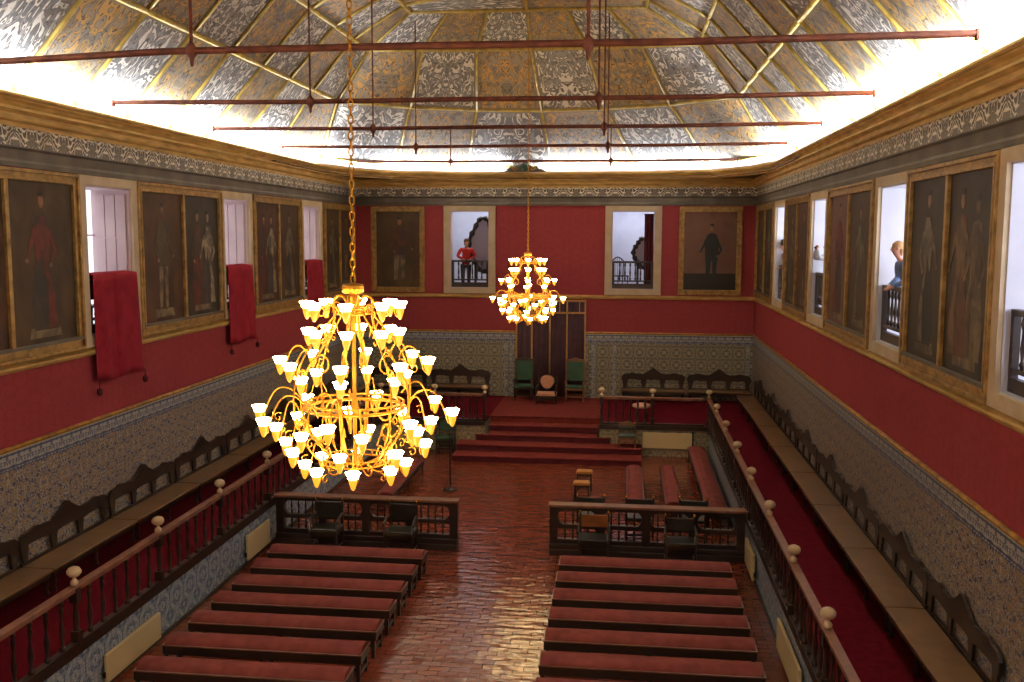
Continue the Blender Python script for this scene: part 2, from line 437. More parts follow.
# stone surrounds, reveals
def surround(name, axis, p, s, a, b, z0=4.28, z1=7.16, w=.2):
    m = MB(); t = .07*s
    def bx(u0, u1, za, zb):
        if axis == 'x': m.box(p, p+t, u0, u1, za, zb)
        else: m.box(u0, u1, p, p+t, za, zb)
    bx(a-w, a, z0, z1); bx(b, b+w, z0, z1); bx(a, b, OPZ[1], z1); bx(a, b, z0, OPZ[0])
    return struct(m.build(name, M['stone']))
def reveal(name, axis, p, q, a, b, mat):
    m = MB(); e = .02
    def bx(u0, u1, za, zb):
        if axis == 'x': m.box(p, q, u0, u1, za, zb)
        else: m.box(u0, u1, p, q, za, zb)
    bx(a, a+e, OPZ[0], OPZ[1]); bx(b-e, b, OPZ[0], OPZ[1]); bx(a, b, OPZ[1]-e, OPZ[1]); bx(a, b, OPZ[0], OPZ[0]+e)
    return m.build(name, mat)
wi = 0
for a, b in opsL:
    wi += 1; w = surround('window_%d' % wi, 'x', XL, 1, a, b)
    r = reveal('window_reveal', 'x', XL+.01, XL-.74, a, b, M['reveal']); r.parent = w
    # folded board shutter on the far reveal
    m = MB()
    for k in range(3): m.box(XL-.05-.2*k, XL-.235-.2*k, b-.06, b-.03, 4.6, 6.9)
    for z in (5.0, 6.1): m.box(XL-.05, XL-.64, b-.07, b-.055, z, z+.03)
    m.build('window_shutter', M['reveal'], w, bevel=.004)
    g = MB(); g.box(XL-.72, XL-.73, a, b, OPZ[0], OPZ[1])
    k = NT('daylit_pane'); k.put(k.b, 'Emission Color', (.86, .9, 1, 1)); k.put(k.b, 'Emission Strength', 1.2)
    gg = g.build('window_pane', k.fin(rgb(230, 235, 245), .3), w)
    g = MB(); g.box(XL-.71, XL-.67, (a+b)/2-.03, (a+b)/2+.03, OPZ[0], OPZ[1])
    for z in (5.3, 6.15): g.box(XL-.71, XL-.68, a, b, z, z+.03)
    g.build('window_frame', M['reveal'], w)
for a, b in opsR:
    wi += 1; w = surround('window_%d' % wi, 'x', XR, -1, a, b)
    reveal('window_reveal', 'x', XR-.01, XR+.41, a, b, M['plaster_blue']).parent = w
for a, b in opsE:
    wi += 1; w = surround('window_%d' % wi, 'y', YE, -1, a, b, w=.22)
    reveal('window_reveal', 'y', YE-.01, YE+.36, a, b, M['reveal']).parent = w
# gallery behind the right wall, rooms behind the end wall
m = MB(); m.box(XR+3.0, XR+3.2, 6, 38, 4.2, 7.9); struct(m.build('wall_gallery_right', M['plaster_blue']))
m = MB(); m.box(XR+.4, XR+3.2, 38, 38.2, 4.2, 7.9); m.box(XR+.4, XR+3.2, 5.8, 6, 4.2, 7.9); struct(m.build('wall_gallery_far', M['plaster_blue']))
m = MB(); m.box(XR+.4, XR+3.2, 5.8, 38.2, 4.2, 4.4); struct(m.build('floor_gallery', M['wood_seat']))
m = MB(); m.box(XR+.4, XR+3.2, 5.8, 38.2, 7.7, 7.9); struct(m.build('ceiling_gallery', M['plaster_blue']))
m = MB(); m.box(XR+.4, XR+.42, 6, 38, 4.4, 7.7); 
m = MB()
m.box(XL+1, XR+.4, YE+3.2, YE+3.4, 4.2, 7.9); m.box(XL+1, XL+1.2, YE+.4, YE+3.2, 4.2, 7.9); m.box(-2.5, -2.3, YE+.4, YE+3.2, 4.4, 7.7)
m.box(XR+.2, XR+.4, YE+.4, YE+3.2, 4.2, 7.9)
struct(m.build('wall_end_room', M['plaster_blue']))
m = MB(); m.box(XL+1, XR+.4, YE+.35, YE+3.4, 4.2, 4.4); struct(m.build('floor_end_room', M['wood_seat']))
m = MB(); m.box(XL+1, XR+.4, YE+.35, YE+3.4, 7.7, 7.9); struct(m.build('ceiling_end_room', M['plaster_blue']))

# platforms with tiled faces and carpet
SX0, SX1 = -3.92, -.64       # stair gap in the end platform
def platform(name, x0, x1, y0, y1): m = MB(); m.box(x0, x1, y0, y1, .0, ZP-.03); return struct(m.build(name, M['tile_face']))
platform('floor_platform_left', XL, FXL, YF, YE); platform('floor_platform_right', FXR, XR, YF, YE)
m = MB(); m.box(FXL, SX0, FY, YE, 0, ZP-.03); m.box(SX1, FXR, FY, YE, 0, ZP-.03); m.box(SX0, SX1, 28.25, YE, 0, ZP-.03)
struct(m.build('floor_platform_end', M['tile_cream']))
m = MB()
for x0, x1, y0, y1 in ((XL, FXL-.02, YF, YE), (FXR+.02, XR, YF, YE), (FXL-.02, SX0, FY+.02, YE), (SX1, FXR+.02, FY+.02, YE)): m.box(x0, x1, y0, y1, ZP-.03, ZP)
struct(m.build('floor_platform_carpet', M['carpet']))
m = MB(); m.box(SX0, SX1, 28.2, YE, ZP-.03, ZP); struct(m.build('floor_dais_carpet', M['carpet_step']))
# dark ledge under the balustrades and skirting at the floor
m = MB()
for x, s in ((FXL, 1), (FXR, -1)):
    m.box(x-.1*s, x+.05*s, YF, FY, ZP-.09, ZP+.03); m.box(x, x+.03*s, YF, FY, 0, .06)
m.box(FXL, SX0, FY-.05, FY+.1, ZP-.09, ZP+.03); m.box(SX1, FXR, FY-.05, FY+.1, ZP-.09, ZP+.03)
struct(m.build('trim_10', M['wood_dark']))

# ------------------------------------------------------------------ red-carpeted steps
st = thing('carpeted_steps', 'wide red-carpeted steps climbing to the throne dais', 'steps', (0, 0, 0))
sy = [25.85, 26.5, 27.1, 27.7, 28.22]; w = [(-4.65, .55), (-4.65, .55), (-4.3, -.2), (-3.88, -.68), (-3.88, -.68)]
for i in range(4):
    z0, z1 = .17*i, .17*(i+1); x0, x1 = w[i]
    ye = 28.24 if i > 1 else 27.18
    if i == 2: x0, x1 = -4.2, -.3; ye = 27.18
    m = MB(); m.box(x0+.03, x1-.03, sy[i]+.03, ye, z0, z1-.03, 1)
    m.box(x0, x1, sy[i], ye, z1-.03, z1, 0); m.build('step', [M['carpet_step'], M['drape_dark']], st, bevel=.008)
MB().box(-3.9, -.66, 28.2, 28.26, .68, ZP+.004).build('step', M['carpet_step'], st)
m = MB(); m.box(-3.85, -.71, 27.18, 28.24, 0, .5); m.build('riser_block', M['carpet_step'], st)

# ------------------------------------------------------------------ balustrades of the platforms
BAL = [(.0, 0), (.035, 0), (.035, .05), (.018, .07), (.03, .2), (.034, .26), (.02, .36), (.014, .42), (.022, .5), (.03, .55), (.018, .6), (.03, .63), (.03, .68), (0, .68)]
BALUSTER = [(a*1.1, z*.98) for a, z in BAL]
FIN = [(.02, 0), (.045, .02), (.052, .05), (.04, .08), (.02, .095), (.02, .12), (.06, .135), (.09, .17), (.092, .205), (.07, .24), (.03, .258), (.0, .262)]
def balustrade(name, label, p, q, posts, per=6, ztop=.79, cat='railing', posts_fin=True):
    """p,q: ends in plan; posts: parameters 0..1 of post positions"""
    p, q = Vector(p), Vector(q); L = (q-p).length; ang = math.atan2(q.y-p.y, q.x-p.x)
    t = thing(name, label, cat, (p.x, p.y, ZP+.03), ang)
    m = MB(); m.box(0, L, -.045, .045, ztop-.07, ztop-.02); m.box(0, L, -.06, .06, ztop-.02, ztop+.01); m.build('handrail', M['wood_rail'], t, bevel=.01)
    m = MB(); m.box(0, L, -.05, .05, 0, .06); m.build('base_rail', M['wood_dark'], t, bevel=.008)
    for u in posts:
        x = u*L
        m = MB(); m.box(x-.055, x+.055, -.055, .055, 0.0, .2); m.lathe([(.045, .2), (.03, .24), (.045, .36), (.03, .52), (.045, .6)], x, 0, 10); m.box(x-.055, x+.055, -.055, .055, .58, ztop+.0)
        o = m.build('post', M['wood_dark'], t, bevel=.005)
        if posts_fin: f = MB().lathe(FIN, x, 0, 12, cz=ztop+.0).build('finial', M['finial'], o)
    bal = None
    ps = sorted(posts)
    for a, b in zip(ps, ps[1:]):
        for k in range(1, per+1):
            x = (a+(b-a)*k/(per+1))*L
            if bal is None: bal = MB().lathe(BALUSTER, 0, 0, 8, cz=.05).build('baluster', M['wood_dark'], t); bal.location = (x, 0, 0)
            else: c = bal.copy(); C.objects.link(c); c.parent = t; c.location = (x, 0, 0)
    return t
n_p = 9; y0b = 27.25-2.3*(n_p-1)
pp = [i/(n_p-1) for i in range(n_p)]
balustrade('balustrade', 'long dark wooden balustrade with ivory knobs on the left side platform', (FXL+.02, 27.25-2.27*8), (FXL+.02, 27.25), pp)
balustrade('balustrade', 'long dark wooden balustrade with ivory knobs on the right side platform', (FXR-.02, y0b), (FXR-.02, 27.25), pp)
balustrade('balustrade', 'short balustrade on the end platform left of the carpeted steps', (FXL+.15, FY+.05), (SX0-.02, FY+.05), [.5, 1], 6)
balustrade('balustrade', 'short balustrade on the end platform right of the carpeted steps', (SX1+.05, FY+.05), (FXR-.15, FY+.05), [0, .5], 6)

# ------------------------------------------------------------------ carved wall benches
def crest_poly(L, z0):
    """scrolled top rail: outer humps and a high central crest"""
    pts = []
    N = 48
    for i in range(N+1):
        u = i/N; h = .20
        h += .055*math.exp(-((u-.17)/.09)**2)+.055*math.exp(-((u-.83)/.09)**2)
        h += .16*math.exp(-((u-.5)/.085)**2)+.06*math.exp(-((u-.5)/.16)**2)
        h += .018*abs(math.sin(u*PI*9))
        if u < .03: h -= (.03-u)*2
        if u > .97: h -= (u-.97)*2
        pts.append((-L/2+u*L, z0+h))
    low = []
    for i in range(N, -1, -1):
        u = i/N; b = (u*3) % 1; low.append((-L/2+u*L, z0+.045*math.sin(PI*b)**.5))
    return pts+low
def wall_bench(L, loc, rz, label):
    """origin on the platform floor at the back edge, seat towards -y"""
    t = thing('carved_bench', label, 'bench', loc, rz, None)
    m = MB(); m.box(-L/2, L/2, -.62, -.1, .34, .38); m.build('seat', M['wood_seat'], t, bevel=.008)
    m = MB(); m.box(-L/2+.02, L/2-.02, -.59, -.57, .26, .34); m.box(-L/2+.02, L/2-.02, -.12, -.10, .26, .34); m.build('apron', M['wood_dark'], t)
    for sx in (-1, 0, 1):
        for y in (-.55, -.13):
            MB().lathe([(.03, 0), (.036, .03), (.02, .08), (.035, .16), (.024, .24), (.035, .28), (.035, .34)], sx*(L/2-.08), y, 8).build('leg', M['wood_dark'], t)
    m = MB().prism(crest_poly(L, .62), 'y', -.09, -.045); m.build('crest_rail', M['wood_dark'], t)
    for i in range(4):
        x = -L/2+.115+(L-.23)*i/3; wd = .08
        MB().prism([(x-wd, .3), (x+wd, .3), (x+wd*.7, .42), (x+wd, .56), (x+wd*1.2, .68), (x-wd*1.2, .68), (x-wd, .56), (x-wd*.7, .42)], 'y', -.085, -.05).build('back_splat', M['wood_dark'], t)
    m = MB().box(-L/2+.02, L/2-.02, -.085, -.05, .36, .41); m.build('back_rail', M['wood_dark'], t)
    return t
proto = None
for side, x, rz, y0 in (('left', XL+.02, PI/2, 29.55), ('right', XR-.02, -PI/2, 29.55)):
    for k in range(8):
        y = y0-2.53*k
        lab = '%s high-crested dark carved bench from the far end along the %s wall' % (ORD[k], side)
        if k == 7: lab = 'dark carved bench nearest the viewer along the %s wall' % side
        if proto is None: proto = wall_bench(2.5, (x, y, ZP), rz, lab)
        else: copy_tree(proto, (x, y, ZP), rz, lab)
pe = None
for x, lab in ((.98, 'carved bench against the end wall, next to the throne hanging on its right'), (3.1, 'carved bench against the end wall in the right corner'),
               (-5.42, 'carved bench against the end wall, left of the throne hanging'), (-7.55, 'carved bench against the end wall in the left corner')):
    if pe is None: pe = wall_bench(2.05, (x, YE-.03, ZP), 0, lab)
    else: copy_tree(pe, (x, YE-.03, ZP), 0, lab)

# ------------------------------------------------------------------ rows of benches in the nave
def row_bench(L, loc, label):
    """origin on the floor at the middle; rounded red velvet pad on a dark frame"""
    t = thing('upholstered_bench', label, 'bench', loc, 0)
    prof = [(-.2, .34), (.2, .34), (.203, .365), (.18, .40), (.12, .432), (.05, .448), (-.05, .448), (-.12, .432), (-.18, .40), (-.203, .365)]
    prof = [(y, z+.035) for y, z in prof]
    m = MB().prism(prof, 'x', -L/2+.015, L/2-.015); m.sm = [len(f) == 4 for f in m.f]; m.build('cushion', M['velvet'], t, bevel=.006)
    m = MB()
    m.box(-L/2, L/2, -.235, -.205, .275, .41); m.box(-L/2, L/2, .205, .235, .275, .41); m.box(-L/2, -L/2+.03, -.21, .21, .275, .41); m.box(L/2-.03, L/2, -.21, .21, .275, .41)
    m.build('frame', M['wood_dark'], t, bevel=.004)
    m = MB().box(-L/2, L/2, -.245, -.232, .398, .414); m.box(L/2-.01, L/2+.008, -.24, .24, .398, .414); m.box(-L/2-.008, -L/2+.01, -.24, .24, .398, .414); m.build('edge_moulding', M['wood_rail'], t)
    for x in (-L/2+.05, 0, L/2-.05):
        for y in (-.2, .2):
            MB().prism([(x-.03, .33), (x+.03, .33), (x+.022, 0), (x-.022, 0)], 'y', y-.025, y+.025).build('leg', M['wood_dark'], t)
    m = MB().box(-L/2+.05, L/2-.05, -.015, .015, .08, .12)
    for x in (-L/2+.05, 0, L/2-.05): m.box(x-.015, x+.015, -.2, .2, .08, .12)
    m.build('stretcher', M['wood_dark'], t)
    return t
pb = None
for side, xc in (('left', -4.97), ('right', .43)):
    pb = None
    for k in range(7):
        y = 16.82-.815*k
        lab = '%s red padded bench behind the front screen, %s of the aisle' % (ORD[k], side)
        if k == 6: lab = 'red padded bench nearest the viewer, %s of the aisle' % side
        if k == 0: lab = 'red padded bench closest to the screen, %s of the aisle' % side
        if pb is None: pb = row_bench(2.88 if side == 'left' else 3.0, (xc, y, 0), lab)
        else: copy_tree(pb, (xc, y, 0), 0, lab)

# ------------------------------------------------------------------ nave screens (low balustrades across)
def screen(x0, x1, label):
    y = 18.45; L = x1-x0; t = thing('low_screen', label, 'screen', (x0, y, 0))
    m = MB(); m.box(0, L, -.16, .16, 0, .12); m.box(0, L, -.13, .13, .12, .22); m.build('plinth', M['wood_dark'], t, bevel=.01)
    m = MB(); m.box(-.02, L+.02, -.13, .13, .95, 1.0); m.build('top_rail', M['wood_rail'], t, bevel=.012)
    m = MB(); m.box(0, L, -.06, .06, .88, .95); m.box(0, L, -.06, .06, .52, .60); m.box(0, L, -.06, .06, .22, .30); m.build('rail', M['wood_dark'], t)
    nb = 4; 
    for i in range(nb+1):
        x = .08+(L-.16)*i/nb; m = MB().box(x-.08, x+.08, -.075, .075, .2, .95); m.build('post', M['wood_dark'], t, bevel=.006)
    nbm = 5
    for i in range(nb):
        xa = .16+(L-.16)*i/nb; xb = (L-.16)*(i+1)/nb
        # rounded corners of the opening
        for (xx, s) in ((xa, 1), (xb, -1)):
            MB().prism([(xx, .60), (xx+.09*s, .60), (xx+.035*s, .64), (xx, .72)], 'y', -.05, .05).build('spandrel', M['wood_dark'], t)
            MB().prism([(xx, .88), (xx+.09*s, .88), (xx+.035*s, .84), (xx, .76)], 'y', -.05, .05).build('spandrel', M['wood_dark'], t)
        for k in range(1, nbm):
            x = xa+(xb-xa)*k/nbm
            MB().lathe([(.012, .6), (.022, .63), (.012, .7), (.024, .76), (.012, .84), (.02, .88)], x, 0, 8).build('baluster', M['wood_dark'], t)
            MB().lathe([(.014, .3), (.028, .34), (.014, .41), (.026, .47), (.014, .52)], x, 0, 8).build('short_baluster', M['wood_dark'], t)
    return t
screen(-6.9, -3.2, 'dark wooden low screen with balusters left of the aisle')
screen(-1.38, 2.36, 'dark wooden low screen with balusters right of the aisle')

# ------------------------------------------------------------------ chairs
def armchair(name, label, loc, rz, seat_m, back_m, wd=.56, hb=1.0, arms=True, studs=True, hs=.46, crest=False, trim_m=None, cat='armchair', dp=.5, oval=False):
    """faces -y, origin on the floor"""
    t = thing(name, label, cat, loc, rz); wm = trim_m or M['wood_dark']; W = wd/2; D = dp/2
    for sx in (-1, 1):
        MB().lathe([(.028, 0), (.02, .05), (.03, .14), (.02, .26), (.03, hs-.08), (.026, hs-.06+(.24 if arms else 0))], sx*(W-.03), -D+.03, 8).build('leg', wm, t)
        m = MB().box(sx*(W-.03)-.02, sx*(W-.03)+.02, D-.05, D-.01, 0, hb-.02); m.build('leg', wm, t, bevel=.004)
        if not oval: MB().lathe([(.014, 0), (.028, .025), (.02, .05), (0, .07)], sx*(W-.03), D-.03, 8, cz=hb-.02).build('finial', M['brass'], t)
        if arms:
            pts = [(sx*(W-.03), D-.03, hs+.25), (sx*(W-.02), 0, hs+.235), (sx*(W-.01), -D+.06, hs+.2), (sx*(W), -D+.0, hs+.17)]
            MB().tube(pts, .024, 8).build('armrest', wm, t)
    m = MB().box(-W+.03, W-.03, -D+.015, -D+.04, hs-.1, hs-.03); m.box(-W+.03, W-.03, -D+.02, -D+.04, .14, .19); m.box(-W+.03, W-.03, D-.04, D-.02, .14, .18)
    for sx in (-1, 1): m.box(sx*(W-.03)-.012, sx*(W-.03)+.012, -D+.03, D-.03, hs-.1, hs-.03); m.box(sx*(W-.03)-.012, sx*(W-.03)+.012, -D+.03, D-.03, .1, .14)
    m.build('stretcher', wm, t)
    m = MB().prism([(-W+.01, hs-.03), (W-.01, hs-.03), (W-.01, hs+.02), (W-.05, hs+.045), (-W+.05, hs+.045), (-W+.01, hs+.02)], 'y', -D, D-.05); s_ = m.build('seat', seat_m, t, bevel=.015)
    if oval:
        poly = [(W*.66*math.cos(a)*(1+.22*math.sin(a)), (hs+.12+hb)/2+(hb-hs-.12)/2*math.sin(a)) for a in [2*PI*i/20 for i in range(20)]]
        m = MB().prism(poly, 'y', D-.05, D-.015); m.build('backrest', back_m, t, bevel=.015)
        poly2 = [(p[0]*1.1, (p[1]-.5*(hs+.12+hb))*1.07+.5*(hs+.12+hb)) for p in poly]
        MB().tube([(a, D-.03, b) for a, b in poly2], .016, 6, closed=True).build('back_frame', wm, t)
    else:
        m = MB().box(-W+.04, W-.04, D-.06, D-.02, hs+.16, hb-.04); m.build('backrest', back_m, t, bevel=.012)
        if crest: MB().prism([(-W, hb-.04), (W, hb-.04), (W*.9, hb+.02), (W*.4, hb+.04), (0, hb+.09), (-W*.4, hb+.04), (-W*.9, hb+.02)], 'y', D-.06, D-.01).build('crest', wm, t)
    if studs:
        m = MB()
        for i in range(9):
            x = -W+.04+(wd-.08)*i/8
            m.ell((x, -D-.002, hs-.005), (.009, .006, .009), 6, 4); m.ell((x, D-.062, hb-.06), (.008, .005, .008), 6, 4)
        m.build('nailheads', M['brass'], t)
    return t
fx = 18.02
armchair('studded_armchair', 'studded wooden armchair before the left screen, by the wall end', (-5.75, fx, 0), 0, M['leather_dark'], M['leather_dark'], .6, .98)
armchair('studded_armchair', 'studded wooden armchair before the left screen, by the aisle end', (-4.25, fx, 0), 0, M['leather_dark'], M['leather_dark'], .6, .98)
armchair('studded_armchair', 'studded armchair with tan leather back before the right screen', (-.5, fx, 0), 0, M['leather_dark'], M['leather_brown'], .6, .9)
armchair('studded_armchair', 'studded armchair with black leather back before the right screen', (1.12, fx, 0), 0, M['leather_dark'], M['leather_dark'], .6, .9)
for x, lab in ((-.6, 'black-backed chair behind the right screen, nearest the aisle'), (.38, 'black-backed chair behind the right screen, middle of the three'), (1.45, 'black-backed chair behind the right screen, nearest the side platform')):
    armchair('studded_chair', lab, (x, 19.5, 0), PI, M['leather_dark'], M['leather_dark'], .6, .95, arms=False, cat='chair')
armchair('dark_green_chair', 'low dark green chair with pale crest against the end platform, right end of the steps', (.14, 26.86, .34), 0, mottled('grey_green_cloth', rgb(44, 54, 44), rgb(60, 70, 56), 8, .8), mottled('grey_green_back', rgb(60, 66, 54), rgb(78, 82, 66), 8, .8), .5, .6, hs=.3, dp=.44, arms=False, studs=False, oval=False, crest=True, trim_m=M['wood_rail'])
armchair('green_armchair', 'green armchair against the end platform, left of the steps', (-5.0, 26.85, 0), 0, M['green'], M['green'], .52, .95, studs=False, crest=True)
# thrones on the dais
armchair('throne', 'rose-cream upholstered throne in the middle of the dais', (-2.43, 30.7, ZP), 0, M['rose'], M['rose'], .66, .86, oval=True, studs=False, dp=.6, hs=.3, trim_m=M['wood_dark'], cat='throne')
armchair('throne', 'tall green high-backed chair right of the rose throne', (-1.55, 31.25, ZP), 0, M['green'], M['green'], .62, 1.3, studs=False, crest=True, trim_m=M['wood_rail'], cat='throne')
armchair('throne', 'tall green high-backed chair left of the rose throne', (-3.22, 31.25, ZP), 0, M['green'], M['green'], .62, 1.3, studs=False, crest=True, cat='throne')

# pale pink seat seen through the end balusters
t = thing('pink_stool', 'pale pink round-seated stool behind the end balustrade right of the steps', 'stool', (.55, 28.0, ZP))
MB().lathe([(.0, .40), (.24, .40), (.27, .43), (.26, .49), (.16, .52), (0, .53)], 0, 0, 18).build('seat', mottled('pale_pink_silk', rgb(206, 156, 140), rgb(224, 180, 160), 9, .7), t)
for q in range(4): MB().tube([(.15*math.cos(q*PI/2+.8), .15*math.sin(q*PI/2+.8), .41), (.21*math.cos(q*PI/2+.8), .21*math.sin(q*PI/2+.8), .2), (.17*math.cos(q*PI/2+.8), .17*math.sin(q*PI/2+.8), 0)], .018, 6).build('leg', M['wood_dark'], t)
# stools
def stool(label, loc):
    t = thing('small_stool', label, 'stool', loc)
    MB().prism([(-.2, .40), (.2, .40), (.2, .43), (.17, .46), (-.17, .46), (-.2, .43)], 'y', -.15, .15).build('seat', mottled('ochre_leather', rgb(176, 120, 50), rgb(204, 146, 66), 6, .5), t, bevel=.01)
    m = MB().box(-.19, .19, -.14, .14, .35, .4).build('apron', M['wood_dark'], t)
    for sx in (-1, 1):
        for s in (-1, 1): MB().lathe([(.02, 0), (.026, .05), (.015, .15), (.026, .3), (.024, .36)], sx*.16, s*.11, 8).build('leg', M['wood_dark'], t)
stool('small ochre-topped stool on the nave floor, the one nearer the steps', (-.9, 23.4, 0)); stool('small ochre-topped stool on the nave floor, the one nearer the screen', (-.92, 22.3, 0))

# long red benches laid lengthwise beyond the screen
def long_bench(label, x, y0, y1, wd):
    L = y1-y0; t = thing('long_padded_bench', label, 'bench', (x, (y0+y1)/2, 0)); W = wd/2
    prof = [(-W, .34), (W, .34), (W+.005, .38), (W*.6, .42), (0, .43), (-W*.6, .42), (-W-.005, .38)]
    MB().prism(prof, 'y', -L/2, L/2).build('cushion', M['velvet'], t, bevel=.006)
    m = MB()
    for s in (-1, 1): m.box(s*W, s*(W+.03), -L/2, L/2, .27, .37); m.box(-W, W, s*L/2, s*(L/2-.03), .27, .34)
    m.build('frame', M['wood_dark'], t)
    for yy in (-L/2+.06, 0, L/2-.06):
        for s in (-1, 1): MB().prism([(s*W-.02, .3), (s*W+.03, .3), (s*W+.02, 0), (s*W-.01, 0)], 'y', yy-.02, yy+.02).build('leg', M['wood_dark'], t)
long_bench('narrow red padded bench set lengthwise, nearer the aisle', .32, 20.9, 24.3, .34)
long_bench('narrow red padded bench set lengthwise, middle of the right side', 1.15, 20.9, 24.4, .32)
long_bench('long red padded bench set lengthwise against the right platform face', 2.05, 20.3, 26.8, .42)
long_bench('long red padded bench set lengthwise in the haze left of the aisle', -5.3, 20.9, 24.3, .34)

# rope post
def post_stand(label, x, y, h=1.35):
    t = thing('floor_stand', label, 'stand', (x, y, 0))
    MB().lathe([(.16, 0), (.16, .02), (.05, .04), (.02, .08)], 0, 0, 16).build('base', M['iron_dark'], t)
    MB().lathe([(.02, .03), (.018, h), (.04, h+.02), (.04, h+.06), (.0, h+.08)], 0, 0, 10).build('pole', M['iron_dark'], t)
post_stand('slim dark metal stand on the floor left of the steps', -4.15, 22.85)
post_stand('slim dark stand beside the carpeted steps, in front of the cream panel', 1.95, 26.75, .75)

# cream panel radiators on the platform faces
def radiator(label, axis, p, a, b, z0, z1, s):
    t = thing('panel_radiator', label, 'radiator', (p, (a+b)/2, z0) if axis == 'x' else ((a+b)/2, p, z0)); W = (b-a)/2; h = z1-z0
    m = MB(); k = MB(); f = MB()
    if axis == 'x':
        m.box(.03*s, .08*s, -W, W, 0, h); k.box(.025*s, .055*s, -W-.035, -W, .08, .16); [f.box(-.0*s, .04*s, y-.02, y+.02, .05, h-.05) for y in (-W*.7, W*.7)]
    else:
        m.box(-W, W, .03*s, .08*s, 0, h); k.box(W, W+.035, .025*s, .055*s, .08, .16); [f.box(x-.02, x+.02, 0, .04*s, .05, h-.05) for x in (-W*.7, W*.7)]
    m.build('panel', M['canvas_cream'], t, bevel=.012); k.build('valve', M['iron_dark'], t); f.build('bracket', M['iron_dark'], t)
radiator('cream flat radiator on the left platform face, nearer the viewer', 'x', FXL, 11.95, 13.5, .08, .48, 1)
radiator('cream flat radiator on the left platform face, nearer the screen', 'x', FXL, 16.95, 18.1, .1, .58, 1)
radiator('cream flat radiator on the right platform face, nearer the screen', 'x', FXR, 17.1, 18.2, .08, .54, -1)
radiator('cream flat radiator on the right platform face, nearer the viewer', 'x', FXR, 12.5, 14.3, .08, .54, -1)
radiator('cream flat radiator on the end platform face', 'y', FY, .58, 1.95, .24, .69, -1)

# ------------------------------------------------------------------ throne hanging on the end wall
M['hanging'] = mottled('purple_brown_hanging', rgb(62, 42, 48), rgb(76, 54, 56), 4, .9, spec=.05)
M['gold_strip'] = mottled('gold_galloon', rgb(176, 126, 70), rgb(204, 158, 94), 8, .5)
t = thing('throne_hanging', 'tall maroon cloth hanging with gold strips behind the thrones', 'hanging', (-2.4, YE, ZP))
m = MB(); n = 60; vs = []; fs = []
for i in range(n+1):
    x = -1.13+2.29*i/n; yy = -.08-.012*math.sin(i*1.3)
    vs += [(x, yy, .02), (x, yy, 3.25), (x, yy+.03, 3.25), (x, yy+.03, .02)]
for i in range(n):
    a, b = i*4, i*4+4
    for k in range(4): fs.append((a+k, a+(k+1) % 4, b+(k+1) % 4, b+k))
m.add(vs, fs, 0, True); m.build('cloth', M['hanging'], t)
for x in (-1.13, -.62, .54, 1.14): MB().box(x-.025, x+.025, -.115, -.09, .02, 3.25).build('gold_strip', M['gold_strip'], t)
for z in (2.82, 3.22): MB().box(-1.15, 1.16, -.12, -.09, z-.03, z+.03).build('gold_band', M['gold_strip'], t)
m = MB()
for x in (-.42, -.04, .3, .55, .95): m.box(x-.012, x+.012, -.12, -.095, 2.84, 3.2)
m.build('short_gold_strip', M['gold_strip'], t)
MB().tube([(-.02, -.14, 2.8), (-.02, -.14, .8)], .026, 6).build('gold_cord', M['gold_strip'], t)

# ------------------------------------------------------------------ paintings
def mk_paint(name, dark, mid, reddish):
    k = NT(name); o = k.gen(); n1 = k.noise(o, 3, 5, .8); n2 = k.noise(o, 1.6, 3, .5)
    c = k.ramp(n1, [(.3, dark), (.62, mid)]); c = k.mix(k.math('MULTIPLY', n2, reddish), c, rgb(86, 40, 28))
    return k.fin(c, .5, 0, .15)
CV = [mk_paint('old_canvas_%s' % n, rgb(*a), rgb(*b), r) for n, a, b, r in (('brown', (32, 28, 20), (74, 60, 38), .25), ('umber', (34, 26, 20), (76, 56, 36), .4), ('black', (24, 24, 20), (56, 50, 38), .15), ('red', (92, 66, 54), (112, 84, 70), .35))]
PC = {}
def cloth(c):
    k = NT('cloth_%d_%d_%d' % c); n = k.noise(k.obj(), 9, 3); return k.fin(k.mix(n, rgb(*c), rgb(*[int(v*.8) for v in c])), .7)
def pc(c):
    if c not in PC:
        k = NT('paint_%d_%d_%d' % c); n = k.noise(k.obj(), 2.6, 5, .9); r = rgb(*c)
        d = rgb(*[int(v*.35+36*.65) for v in c]); PC[c] = k.fin(k.mix(k.ramp(n, [(.38, (0, 0, 0)), (.62, (1, 1, 1))]), r, d), .5, 0, .15)
    return PC[c]
